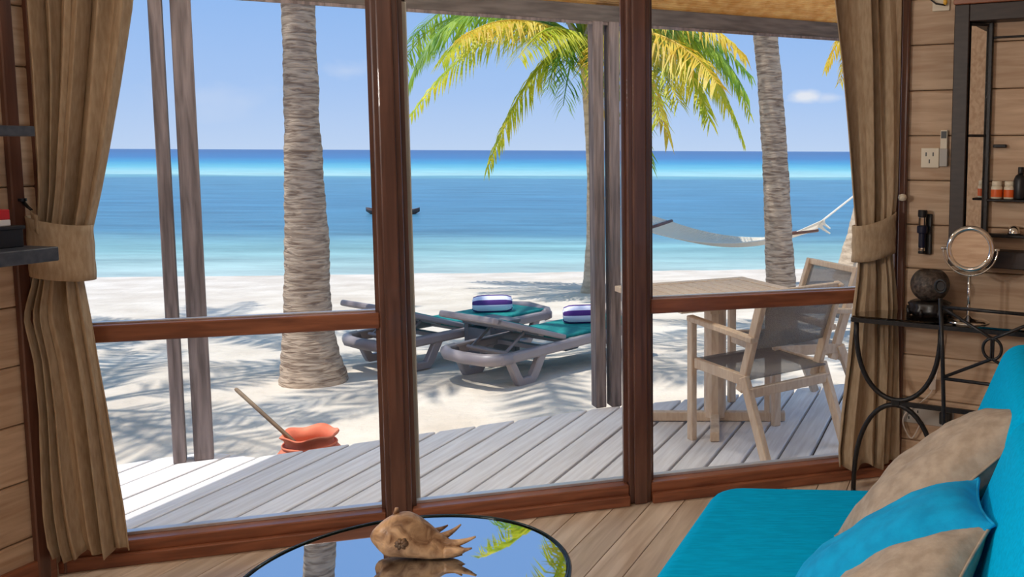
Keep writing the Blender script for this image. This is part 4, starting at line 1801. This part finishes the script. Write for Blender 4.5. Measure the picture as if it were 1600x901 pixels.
def cushion(corners, z0, z1, nm, par, m='teal_cloth', bev=0.05, seg=5, crownh=0.0):
    bm = bmesh.new()
    vs = [bm.verts.new(V((c.x, c.y, z0)) - ORG[par.name]) for c in corners] + [bm.verts.new(V((c.x, c.y, z1)) - ORG[par.name]) for c in corners]
    n = len(corners)
    bm.faces.new(list(reversed(vs[:n])))
    bm.faces.new(vs[n:])
    for i in range(n):
        bm.faces.new((vs[i], vs[(i + 1) % n], vs[n + (i + 1) % n], vs[n + i]))
    bmesh.ops.recalc_face_normals(bm, faces=bm.faces[:])
    vert_edges = [e for e in bm.edges if abs(e.verts[0].co.z - e.verts[1].co.z) > 0.02 and (e.verts[0].co - e.verts[1].co).xy.length < 0.001]
    bmesh.ops.bevel(bm, geom=vert_edges, offset=min(bev * 1.6, 0.09), segments=seg, profile=0.5, affect='EDGES')
    he = [e for e in bm.edges if abs(e.verts[0].co.z - e.verts[1].co.z) < 1e-5]
    bmesh.ops.bevel(bm, geom=he, offset=bev, segments=seg, profile=0.5, affect='EDGES')
    me = D.meshes.new(nm)
    bm.to_mesh(me)
    bm.free()
    for p in me.polygons:
        p.use_smooth = True
    me.materials.append(MATS[m])
    ob = D.objects.new(nm, me)
    COL.objects.link(ob)
    ob.parent = par
    md = ob.modifiers.new('wn', 'WEIGHTED_NORMAL')
    md.keep_sharp = False
    ORG[ob.name] = ORG[par.name]
    return ob


SDP = 0.80
cushion([srow(0, 0, 0), srow(SLEN, 0, 0), srow(SLEN, SDP, 0), srow(0, SDP, 0)], 0.25, SZ, 'seat_cushion', sofa, bev=0.055)
cushion([srow(0.03, 0.03, 0), srow(SLEN - 0.03, 0.03, 0), srow(SLEN - 0.03, SDP + 0.14, 0), srow(0.03, SDP + 0.14, 0)], 0.08, 0.26, 'base', sofa, bev=0.02, seg=2)
for al in (0.1, SLEN - 0.1):
    for ac in (0.1, SDP + 0.05):
        m_ = MB()
        p = srow(al, ac, 0)
        m_.lathe([(0.02, 0), (0.028, 0.085)], p, 10)
        m_.build('foot', 'dark_wood', sofa)


def back_cushion(a0, a1, z1, dshift=0.0):
    bm = bmesh.new()
    prof = [(0.70, SZ - 0.02), (0.90 + dshift, z1), (1.09 + dshift, z1 - 0.01), (0.95, SZ - 0.02)]
    vs = []
    for al in (a0, a1):
        vs.append([bm.verts.new(srow(al, ac, z) - ORG[sofa.name]) for ac, z in prof])
    bm.faces.new(vs[0])
    bm.faces.new(list(reversed(vs[1])))
    for i in range(4):
        j = (i + 1) % 4
        bm.faces.new((vs[0][i], vs[0][j], vs[1][j], vs[1][i]))
    bmesh.ops.recalc_face_normals(bm, faces=bm.faces[:])
    bmesh.ops.bevel(bm, geom=bm.edges[:], offset=0.05, segments=5, profile=0.5, affect='EDGES')
    me = D.meshes.new('back_cushion')
    bm.to_mesh(me)
    bm.free()
    for p in me.polygons:
        p.use_smooth = True
    me.materials.append(MATS['teal_cloth'])
    ob = D.objects.new('back_cushion', me)
    COL.objects.link(ob)
    ob.parent = sofa
    ORG[ob.name] = ORG[sofa.name]
    return ob


back_cushion(0.02, 0.66, 0.915)
back_cushion(0.67, 1.38, 0.90, -0.02)
back_cushion(1.39, 2.08, 0.90, -0.02)


def pillow(tip_px, tip_z, low_px, low_z, size, thick, m, label, seed, turn=0.0):
    """leans on the back cushions: its far side runs from a low point on the seat up to a corner at the back"""
    hi_ = atz(tip_px[0], tip_px[1], tip_z)
    lo_ = atz(low_px[0], low_px[1], low_z)
    xv = (hi_ - lo_)
    w_ = xv.length
    xv.normalize()
    yv = -sdir * math.cos(turn) + sperp * math.sin(turn)
    yv = (yv - xv * yv.dot(xv)).normalized()
    zv = xv.cross(yv)
    if zv.z < 0:
        zv = -zv
    m_ = MB()
    nn = 26
    rnd = random.Random(seed)
    sd = rnd.uniform(0, 50)
    c0 = lo_ + xv * w_ / 2 + yv * size / 2

    def surf(sgn):
        def f(u, v):
            a, b = 2 * u - 1, 2 * v - 1
            h = (max(0, 1 - abs(a) ** 2.4) * max(0, 1 - abs(b) ** 2.4)) ** 0.55
            pin = 1 - 0.07 * (1 - abs(b) ** 2) * abs(a) ** 3
            pin2 = 1 - 0.07 * (1 - abs(a) ** 2) * abs(b) ** 3
            wr_ = 0.012 * noise.noise(V((a * 2.2 + sd, b * 2.2, sgn))) + 0.006 * noise.noise(V((a * 6 + sd, b * 3, sgn * 2)))
            return c0 + xv * (a * w_ / 2 * pin) + yv * (b * size / 2 * pin2) + zv * (sgn * thick / 2 * h + wr_ * h)
        return f
    m_.grid(surf(1), nn, nn)
    m_.grid(surf(-1), nn, nn, flip=True)
    t = thing('throw_pillow', label, 'cushion', (c0.x, c0.y, SZ + 0.003), group='pillows on the sofa')
    zmin = min(v_.z for v_ in m_.v)
    if zmin < SZ + 0.004:
        for v_ in m_.v:
            if v_.z < SZ + 0.004:
                v_.z = SZ + 0.004
    o = m_.build('cover', m, t, smooth=True)
    m2 = MB()
    per = [surf(1)(i / nn, 0) for i in range(nn)] + [surf(1)(1, i / nn) for i in range(nn)] + [surf(1)(1 - i / nn, 1) for i in range(nn)] + [surf(1)(0, 1 - i / nn) for i in range(nn)]
    per = [V((p.x, p.y, max(p.z, SZ + 0.006))) for p in per]
    m2.tube(per, 0.004, 5, close=True)
    m2.build('seam', m, o, smooth=True)


pillow((1541, 642), 0.77, (1305, 838), 0.46, 0.42, 0.17, 'beige_pillow', 'beige silky pillow leaning by the iron chair end of the sofa', 1)
pillow((1530, 747), 0.75, (1240, 915), 0.46, 0.31, 0.17, 'teal_pillow', 'turquoise pillow leaning between the two beige pillows', 2)
pillow((1551, 817), 0.76, (1315, 910), 0.53, 0.40, 0.15, 'beige_pillow', 'beige pillow leaning in front of the turquoise pillow', 3)

# ------------------------------------------------------------------ console table with iron arcs
KZ = 0.785
k0 = atz(1332, 494, KZ)
kd = RD
kn = -RN
koff = (k0 - B3).dot(RN)
kt0 = (k0 - B3).dot(RD)
KL = 1.25
con = thing('console_table', 'console table with smoked glass top and black iron arc legs', 'table', (k0 + RD * 0.6 - UP * KZ) * 1.0)
ORG[con.name] = V(con.location)


def K(t, o_, z):
    return B3 + RD * (kt0 + t) + RN * o_ + UP * z


tstart = max(0.05, 0.07 - kt0)
m_ = MB()
poly = [K(0, koff, 0), K(KL, koff, 0), K(KL, 0.06, 0), K(max(0.0, -kt0 + 0.12), 0.06, 0), K(0, 0.20, 0)]
m_.prism([(p.x, p.y) for p in poly], KZ - 0.004, KZ + 0.004)
m_.build('glass_top', 'smoked_glass', con)
m_ = MB()
for p, q in zip(poly, poly[1:] + poly[:1]):
    m_.bar(V((p.x, p.y, KZ - 0.014)), V((q.x, q.y, KZ - 0.014)), 0.016, 0.018)
m_.build('top_frame', 'black_iron', con)
zj, _ = 0, 0
tj, zj = None, None


def onk(u, v):
    p = atplane(u, v, B3 + RN * (koff - 0.01), RN) - B3
    return p.dot(RD) - kt0, p.z


for base_t in (0.0, KL - 0.42):
    w_ = 0.37
    zm = onk(1400, 625)[1]
    m_ = MB()
    pts = [K(base_t + 0.015 + w_ / 2 - w_ / 2 * math.cos(a), koff - 0.01, KZ - 0.02 - (KZ - 0.02 - zm) * math.sin(a) ** 0.8) for a in [math.pi * i / 24 for i in range(25)]]
    m_.tube(pts, 0.011, 8)
    m_.build('upper_arc', 'black_iron', con, smooth=True)
    m_ = MB()
    pts = [K(base_t + 0.015 + w_ / 2 - w_ / 2 * math.cos(a), koff - 0.01, zm - 0.02 - (zm - 0.02) * (1 - math.sin(a) ** 0.8)) for a in [math.pi * i / 24 for i in range(25)]]
    m_.tube(pts, 0.011, 8)
    m_.build('lower_arc', 'black_iron', con, smooth=True)
    m_ = MB()
    m_.obox(K(base_t + 0.015 + w_ / 2, koff - 0.01, zm - 0.01), RD * 0.02, RN * 0.012, UP * 0.016)
    m_.build('joint', 'black_iron', con, bevel=0.004)
m_ = MB()
m_.bar(K(0.2, koff - 0.01, zm - 0.012), K(KL - 0.2, koff - 0.01, zm - 0.012), 0.014, 0.02)
m_.build('stretcher', 'black_iron', con)

# round stone vase on a carved black stand
vp = atz(1453, 480, KZ + 0.004)
dv = atplane(1453, 450, B3 + RN * 0.20, RN)
vc = dv
vst = thing('carved_stand', 'black carved wooden stand under the round stone vase', 'stand', (dv.x, vc.y, KZ + 0.0045))
m_ = MB()


def wob2(i, a, r, z):
    return (r * (1 + 0.05 * math.cos(8 * a)) if 1 <= i <= 4 else r), z


m_.lathe([(0.070, 0), (0.088, 0.012), (0.098, 0.03), (0.084, 0.042), (0.092, 0.056), (0.07, 0.066)], V((dv.x, vc.y, KZ + 0.0045)), 48, wob2)
m_.build('body', 'black_carved', vst, smooth=True)
for i in range(8):
    a = i * math.pi / 4 + 0.2
    m_ = MB()
    m_.tube([V((dv.x + 0.094 * math.cos(a), vc.y + 0.094 * math.sin(a), KZ + 0.012)), V((dv.x + 0.10 * math.cos(a), vc.y + 0.10 * math.sin(a), KZ + 0.04))], [0.012, 0.006], 6)
    m_.build('carved_petal', 'black_carved', vst, smooth=True)
vz = KZ + 0.0045 + 0.0665
m_ = MB()
prof = []
for i in range(17):
    a = -math.pi / 2 + 0.45 + (math.pi - 0.45 - 0.62) * i / 16
    prof.append((0.085 * math.cos(a), 0.0765 + 0.0765 * math.sin(a) - 0.007))
prof = [(p[0], p[1]) for p in prof]
prof += [(0.040, prof[-1][1] - 0.012), (0.03, 0.09)]
m_.lathe(prof, V((dv.x, vc.y, vz)), 36)
o = m_.build('stone_vase', 'stone', smooth=True)
tag(o, 'round dark speckled stone vase on the black carved stand', 'vase')

# make-up mirror
mc = atplane(1516, 389, B3 + RN * 0.285, RN)
mm_ = thing('vanity_mirror', 'round chrome vanity mirror on a stem on the console table', 'mirror', (mc.x, mc.y, KZ + 0.0045))
b0 = V((mc.x, mc.y, KZ + 0.0045))
m_ = MB()
m_.lathe([(0.088, 0), (0.088, 0.005), (0.07, 0.012), (0.02, 0.018), (0.007, 0.03)], b0, 40)
m_.build('base', 'chrome', mm_, smooth=True)
m_ = MB()
m_.lathe([(0.007, 0.02), (0.007, mc.z - b0.z - 0.105)], b0, 14)
m_.build('stem', 'chrome', mm_, smooth=True)
fwd = (V((-0.22, 0, 1.62)) - mc)
fwd = V((-mc.x - 0.35, -mc.y, 0.22)).normalized()
sdv = fwd.cross(UP).normalized()
upv = sdv.cross(fwd).normalized()
rm = 37 * mc.y / F


def disc(r, n=48, o_=0.0):
    return [mc + fwd * o_ + sdv * r * math.cos(2 * math.pi * i / n) + upv * r * math.sin(2 * math.pi * i / n) for i in range(n)]


m_ = MB()
m_.tube(disc(rm - 0.012), 0.012, 10, close=True)
m_.build('rim', 'chrome', mm_, smooth=True)
m_ = MB()
vs = disc(rm - 0.020, o_=0.004)
vs2 = disc(rm - 0.020, o_=-0.006)
m_.v = vs + vs2
m_.f = [tuple(range(48)), tuple(reversed(range(48, 96)))] + [(i, i + 48, (i + 1) % 48 + 48, (i + 1) % 48) for i in range(48)]
m_.build('mirror_glass', 'mirror', mm_)
m_ = MB()
m_.tube([mc + sdv * (rm + 0.012) * math.cos(a) + upv * (rm + 0.012) * math.sin(a) for a in [math.pi + math.pi * i / 20 for i in range(21)]], 0.004, 8)
m_.build('yoke', 'chrome', mm_, smooth=True)
for s_ in (-1, 1):
    m_ = MB()
    m_.tube([mc + sdv * s_ * (rm - 0.004), mc + sdv * s_ * (rm + 0.02)], [0.006, 0.007], 8)
    m_.build('pivot', 'chrome', mm_, smooth=True)

# ------------------------------------------------------------------ wrought iron chair in front of the console
cy = 3.55
ic0 = aty(1470, 447, cy)
ich = thing('iron_chair', 'black wrought iron chair with ring finial and turquoise seat pad', 'chair', (ic0.x + 0.2, cy - 0.2, 0))
q0 = V((ic0.x, cy, 0))
n_in = V((0.86, -0.50, 0)).normalized()        # across the back
n_f = V((-n_in.y, n_in.x, 0))                   # towards the console
CW = 0.40


def I(a, b, z):
    return q0 + n_in * a - n_f * b + UP * z


def pxz(v, y=cy):
    return aty(1470, v, y).z


for a in (0.0, CW):
    m_ = MB()
    m_.tube([I(a, 0, pxz(466)), I(a + 0.015, 0, pxz(560)), I(a + 0.03, 0.0, 0.40), I(a + 0.03, -0.0, 0)], 0.0085, 8)
    m_.build('back_post', 'black_iron', ich, smooth=True)
    m_ = MB()
    c = I(a, 0, pxz(447))
    m_.tube([c + n_in * 0.021 * math.cos(t) + UP * 0.024 * math.sin(t) for t in [2 * math.pi * i / 24 for i in range(24)]], 0.006, 8, close=True)
    m_.build('ring_finial', 'chrome' if False else 'black_iron', ich, smooth=True)
    m_ = MB()
    m_.tube([c - n_f * 0.002, c + n_f * 0.002], 0.016, 16)
    m_.build('finial_disc', 'black_iron', ich)
    m_ = MB()
    m_.tube([I(a + 0.03, 0.38, 0.40), I(a + 0.03, 0.40, 0.0)], 0.0085, 8)
    m_.build('front_leg', 'black_iron', ich, smooth=True)
m_ = MB()
za, zb_ = pxz(480), pxz(540)
m_.tube([I(0.01, 0, za), I(CW * 0.5, 0, pxz(520)), I(CW * 0.5, 0, pxz(552)), I(0.02, 0, pxz(588))], 0.0065, 8)
m_.build('back_brace', 'black_iron', ich, smooth=True)
m_ = MB()
m_.tube([I(CW, 0, za), I(CW * 0.52, 0, pxz(520)), I(CW * 0.52, 0, pxz(552)), I(CW, 0, pxz(588))], 0.0065, 8)
m_.build('back_brace', 'black_iron', ich, smooth=True)
m_ = MB()
c = I(CW * 0.51, 0, pxz(536))
m_.tube([c + n_in * 0.035 * math.cos(t) + UP * 0.04 * math.sin(t) for t in [2 * math.pi * i / 24 for i in range(24)]], 0.006, 8, close=True)
m_.build('back_ring', 'black_iron', ich, smooth=True)
m_ = MB()
m_.tube([I(0.01, 0, za + 0.002), I(CW, 0, za + 0.002)], 0.007, 8)
m_.build('top_rail', 'black_iron', ich, smooth=True)
m_ = MB()
m_.tube([I(0.02, 0, pxz(590)), I(CW + 0.02, 0, pxz(590))], 0.007, 8)
m_.build('lower_rail', 'black_iron', ich, smooth=True)
m_ = MB()
m_.bar(I(0.02, 0.0, 0.66), I(0.20, 0.30, 0.66), 0.04, 0.025)
m_ = MB()
for p, q in (((0.03, 0), (CW + 0.03, 0)), ((CW + 0.03, 0), (CW + 0.03, 0.38)), ((CW + 0.03, 0.38), (0.03, 0.38)), ((0.03, 0.38), (0.03, 0))):
    m_.tube([I(p[0], p[1], 0.40), I(q[0], q[1], 0.40)], 0.008, 8)
m_.build('seat_frame', 'black_iron', ich, smooth=True)
cushion([I(0.04, 0.02, 0), I(CW + 0.02, 0.02, 0), I(CW + 0.02, 0.37, 0), I(0.04, 0.37, 0)], 0.407, 0.45, 'seat_pad', ich, 'teal_pillow', 0.02, 3)

# ------------------------------------------------------------------ things on the right wall
PF = 0.051


def wall_box(nm, par, u0, u1, v0, v1, o0, o1, m, bevel=0.002):
    um, vm = (u0 + u1) / 2, (v0 + v1) / 2
    ta, tb2 = on_r(u0, vm, o1)[0], on_r(u1, vm, o1)[0]
    za_, zb2 = on_r(um, v0, o1)[1], on_r(um, v1, o1)[1]
    m_ = MB()
    m_.obox(Rp((ta + tb2) / 2, (o0 + o1) / 2, (za_ + zb2) / 2), RD * abs(tb2 - ta) / 2, RN * (o1 - o0) / 2, UP * abs(za_ - zb2) / 2)
    return m_.build(nm, m, par, bevel=bevel)


def wthing(nm, label, cat, u, v):
    t, z = on_r(u, v, PF)
    return thing(nm, label, cat, Rp(t, PF, z))


# socket plate
so = wthing('wall_socket', 'cream socket plate at eye level left of the dark framed mirror', 'socket', 1452, 247)
wall_box('plate', so, 1439, 1467, 231, 262, PF, PF + 0.008, 'white_plastic')
for u, v in ((1447, 241), (1458, 241), (1452, 252)):
    wall_box('slot', so, u - 1, u + 1, v - 3, v + 3, PF + 0.008, PF + 0.0086, 'black_plastic', 0)
# remote control in its holder
rm_ = wthing('remote_control', 'slim pale grey remote in wall holder beside the dark mirror frame', 'remote', 1475, 232)
wall_box('holder', rm_, 1467.5, 1480, 232, 260, PF, PF + 0.022, 'grey_plastic')
rb_ = wall_box('remote_body', rm_, 1469, 1480, 203, 240, PF + 0.004, PF + 0.017, 'white_plastic')
wall_box('remote_screen', rb_, 1470.5, 1479, 205, 216, PF + 0.017, PF + 0.018, 'black_plastic', 0)
# torch
to = wthing('wall_torch', 'black and navy torch clipped in a bracket on the plank wall', 'torch', 1443, 362)
wall_box('bracket', to, 1438, 1455, 334, 397, PF, PF + 0.02, 'black_plastic')
tt_, zc = on_r(1441, 362, PF + 0.042)
zt_ = on_r(1441, 328, PF + 0.042)[1]
zb3 = on_r(1441, 396, PF + 0.042)[1]
for nm, f0, f1, r_, m in (('head', 0.0, 0.16, 0.021, 'black_plastic'), ('collar', 0.16, 0.36, 0.017, 'chrome'), ('clip_ring', 0.36, 0.53, 0.024, 'navy_plastic'), ('barrel', 0.53, 0.86, 0.016, 'navy_plastic'),
                          ('tail_band', 0.86, 0.94, 0.015, 'chrome'), ('tail_cap', 0.94, 1.0, 0.017, 'black_plastic')):
    m_ = MB()
    za_, zb2 = zt_ + (zb3 - zt_) * f0, zt_ + (zb3 - zt_) * f1
    p = Rp(tt_, PF + 0.042, 0)
    m_.lathe([(r_ * 0.92, zb2), (r_, zb2 + 0.004), (r_, za_ - 0.004), (r_ * 0.92, za_)], p, 18)
    m_.build(nm, m, to, smooth=False)
# low double socket with black plug and white cable
so2 = wthing('floor_socket', 'long pale socket strip low on the wall under the console', 'socket', 1445, 648)
wall_box('plate', so2, 1411, 1490, 633, 664, PF, PF + 0.010, 'grey_plastic')
for u in (1420, 1434):
    for v in (643, 652):
        wall_box('slot', so2, u - 1, u + 1, v - 2, v + 2, PF + 0.010, PF + 0.0106, 'black_plastic', 0)
pg = wthing('plug_adapter', 'black square plug adapter pushed into the low socket strip', 'plug', 1476, 653)
wall_box('body', pg, 1467, 1485, 645, 664, PF + 0.010, PF + 0.05, 'black_plastic', 0.004)
cb = wthing('power_cable', 'thin white cable looping from the console down to the low socket', 'cable', 1425, 680)
pts = [(1475, 488), (1470, 540), (1460, 600), (1446, 622), (1420, 640), (1411, 655), (1415, 672), (1425, 684), (1438, 662)]
p3d = []
for i, (u, v) in enumerate(pts):
    t, z = on_r(u, v, PF + 0.03)
    p3d.append(Rp(t, PF + 0.03, z))
m_ = MB()
sm = []
for i in range(len(p3d) - 1):
    pm1, p_0, p_1, p_2 = p3d[max(0, i - 1)], p3d[i], p3d[i + 1], p3d[min(len(p3d) - 1, i + 2)]
    for k_ in range(6):
        t = k_ / 6
        sm.append(0.5 * ((2 * p_0) + (p_1 - pm1) * t + (2 * pm1 - 5 * p_0 + 4 * p_1 - p_2) * t * t + (-pm1 + 3 * p_0 - 3 * p_1 + p_2) * t ** 3))
sm.append(p3d[-1])
m_.tube(sm, 0.0035, 6)
m_.build('lead', 'cable_white', cb, smooth=True)
m_ = MB()
pq = Rp(*(lambda q: (q[0], PF + 0.03, q[1]))(on_r(1457, 600, PF + 0.03)))
m_.box(pq, (0.03, 0.018, 0.05))
m_.build('inline_switch', 'cable_white', cb, bevel=0.005, seg=2)
# small bracket lamp at the very top
la_ = wthing('wall_light', 'small wall light with amber bulb and black arm above the socket', 'lamp', 1470, 5)
wall_box('plate', la_, 1457, 1484, -20, 17, PF, PF + 0.012, 'white_plastic')
pts = []
for u, v in ((1453, -16), (1455, 0), (1463, 6), (1477, 8)):
    t, z = on_r(u, v, PF + 0.03)
    pts.append(Rp(t, PF + 0.03, z))
m_ = MB()
m_.tube(pts, 0.004, 8)
m_.build('arm', 'black_iron', la_, smooth=True)
t, z = on_r(1477, 3, PF + 0.03)
m_ = MB()
m_.lathe([(0.003, -0.014), (0.009, -0.006), (0.009, 0.006), (0.003, 0.014)], Rp(t, PF + 0.03, z), 12)
m_.build('bulb', 'amber', la_, smooth=True)

# deep dark framed vanity niche with mirrored wing
OD = 0.15
cabt = on_r(1486, 220, OD)[0]
ztop_ = on_r(1490, 8, OD)[1]
zbot_ = on_r(1500, 416, OD)[1]
CL = 0.85
cab = thing('vanity_cabinet', 'deep dark wood framed wall cabinet with mirrored wing and black shelf', 'cabinet', Rp(cabt + CL / 2, PF, zbot_))


def cab_box(nm, ta, tb2, z0, z1, o0, o1, m='dark_wood', bevel=0.003):
    m_ = MB()
    m_.obox(Rp((ta + tb2) / 2, (o0 + o1) / 2, (z0 + z1) / 2), RD * (tb2 - ta) / 2, RN * (o1 - o0) / 2, UP * (z1 - z0) / 2)
    return m_.build(nm, m, cab, bevel=bevel)


ti = on_r(1509, 220, OD)[0]
zti = on_r(1520, 33, OD)[1]
zbi = on_r(1570, 393, OD)[1]
cab_box('frame_stile', cabt, ti, zbot_, ztop_, PF, OD)
cab_box('frame_stile', cabt + CL - 0.07, cabt + CL, zbot_, ztop_, PF, OD)
cab_box('frame_top', ti, cabt + CL - 0.07, zti, ztop_, PF, OD)
cab_box('frame_bottom', ti, cabt + CL - 0.07, zbot_, zbi, PF, OD)
cab_box('frame_capping', cabt - 0.004, cabt + CL + 0.004, ztop_, ztop_ + 0.022, PF, OD + 0.01, 'redwood_rail')
tb_ = on_r(1543, 200, PF + 0.012)[0]
m_ = MB()
wa, wb = Rp(ti + 0.004, OD - 0.02, 0), Rp(tb_, PF + 0.012, 0)
zwb, zwt = zbi + 0.005, zti - 0.005
m_.bar(wa.lerp(wb, 0.02) + UP * (zwb + zwt) / 2, wa.lerp(wb, 0.98) + UP * (zwb + zwt) / 2, 0.004, (zwt - zwb))
mw_ = m_.build('mirror_wing', 'mirror', cab)
for z in (zwt - 0.006, on_r(1525, 212, 0.1)[1], zwb + 0.006):
    m_ = MB()
    m_.bar(wa + UP * z, wb + UP * z, 0.014, 0.012)
    m_.build('wing_bar', 'black_iron', mw_)
cab_box('wing_post', tb_ - 0.004, tb_ + 0.014, zbi, zti, PF, PF + 0.03, 'black_iron')
zs = on_r(1580, 313, 0.09)[1]
te = cabt + CL - 0.07
cab_box('shelf', tb_ + 0.014, te, zs - 0.005, zs + 0.005, PF, PF + 0.075, 'black_iron')
zs2 = on_r(1580, 368, 0.07)[1]
cab_box('lower_bar', tb_ + 0.014, te, zs2 - 0.007, zs2 + 0.007, PF, PF + 0.06, 'black_iron')
zt2 = on_r(1580, 57, 0.07)[1]
cab_box('upper_bar', tb_ + 0.014, te, zt2 - 0.004, zt2 + 0.004, PF, PF + 0.02, 'black_iron')
tk, zk = on_r(1562, 228, 0.07)
cab_box('latch', tk - 0.028, tk + 0.028, zk - 0.007, zk + 0.007, PF, PF + 0.025, 'black_iron')
for i, (u, lab) in enumerate(((1557, 'white bottle with orange label on the black shelf beside the mirrored wing'), (1577, 'white bottle with orange label on the black shelf next to the dark bottle'))):
    t, _ = on_r(u, 300, PF + 0.04)
    p = Rp(t, PF + 0.035, zs + 0.0055)
    bt = thing('pill_bottle', lab, 'bottle', p, group='bottles in the vanity cabinet')
    m_ = MB()
    m_.lathe([(0.022, 0), (0.024, 0.004), (0.024, 0.048), (0.020, 0.056)], p, 20)
    m_.build('body', 'white_plastic', bt, smooth=True)
    m_ = MB()
    m_.lathe([(0.0244, 0.008), (0.0246, 0.010), (0.0246, 0.038), (0.0244, 0.040)], p, 20)
    m_.f = m_.f[:-2]
    m_.build('paper_label', 'orange_label', bt, smooth=True)
    m_ = MB()
    m_.lathe([(0.019, 0.056), (0.021, 0.058), (0.021, 0.074), (0.019, 0.076)], p, 20)
    m_.build('cap', 'white_plastic', bt, smooth=True)
t, _ = on_r(1594, 300, PF + 0.04)
p = Rp(t, PF + 0.035, zs + 0.0055)
bt = thing('dark_bottle', 'black bottle on the cabinet shelf next to the white bottles', 'bottle', p)
m_ = MB()
m_.lathe([(0.028, 0), (0.03, 0.005), (0.03, 0.08), (0.022, 0.10), (0.012, 0.108)], p, 20)
m_.build('body', 'black_plastic', bt, smooth=True)
m_ = MB()
m_.lathe([(0.012, 0.108), (0.013, 0.11), (0.013, 0.135), (0.011, 0.137)], p, 16)
m_.build('cap', 'black_plastic', bt, smooth=True)
t, _ = on_r(1584, 366, PF + 0.03)
p = Rp(t, PF + 0.028, zs2 + 0.0075)
m_ = MB()
m_.lathe([(0.027, 0), (0.027, 0.006), (0.024, 0.022), (0.015, 0.034), (0.004, 0.038)], p, 20)
o = m_.build('reflection_dome', 'chrome', smooth=True)  # solid dome put in where the vanity mirror's reflection would show
tag(o, 'small chrome dome in place of the vanity mirror reflection, on the lower cabinet bar', 'dome')

# ------------------------------------------------------------------ added fill lamps, unseen above and beside the view, brightening the room
lp = thing('ceiling_fill_lamp', 'added round ceiling fill lamp above the middle of the room', 'lamp', (-0.6, 0.6, ROOMTOP))
o_ = V((-0.6, 0.6, ROOMTOP))
m_ = MB()
m_.lathe([(0.17, -0.03), (0.18, -0.02), (0.18, 0.0)], o_, 28)
m_.build('base', 'white_plastic', lp, smooth=True)
m_ = MB()
m_.lathe([(0.06, -0.085), (0.13, -0.07), (0.165, -0.032)], o_, 28)
m_.build('diffuser', 'lamp_shade', lp, smooth=True)
li = D.lights.new('ceiling_fill_light', 'AREA')
li.shape = 'DISK'
li.size = 0.34
li.energy = 12
li.color = (1.0, 0.93, 0.84)
lo_ = D.objects.new('ceiling_fill_light', li)
COL.objects.link(lo_)
lo_.parent = lp
lo_.location = (0, 0, -0.10)
for i, (tt2, e_) in enumerate(((2.3, 42), (3.0, 42))):  # added wall lamps, unseen, lighting sofa back and right wall sideways
    o_ = Lp(tt2, 0.055, 1.95)
    lp = thing('wall_fill_lamp', ('added cream fill lamp on the plank wall next to the slate shelf', 'added cream fill lamp on the bare end of the shelf wall')[i], 'lamp', o_, group='wall fill lamps')
    m_ = MB()
    m_.obox(o_ + LN * 0.012, BD * 0.16, LN * 0.012, UP * 0.16)
    m_.build('base', 'dark_wood', lp, bevel=0.004)
    m_ = MB()
    m_.obox(o_ + LN * 0.045, BD * 0.14, LN * 0.022, UP * 0.14)
    m_.build('diffuser', 'lamp_shade', lp, bevel=0.015, seg=3)
    li = D.lights.new('wall_fill_light', 'AREA')
    li.shape = 'SQUARE'
    li.size = 0.26
    li.energy = e_
    li.color = (1.0, 0.95, 0.88)
    lo_ = D.objects.new('wall_fill_light', li)
    COL.objects.link(lo_)
    lo_.parent = lp
    lo_.location = LN * 0.075
    lo_.rotation_euler = LN.to_track_quat('-Z', 'Y').to_euler()
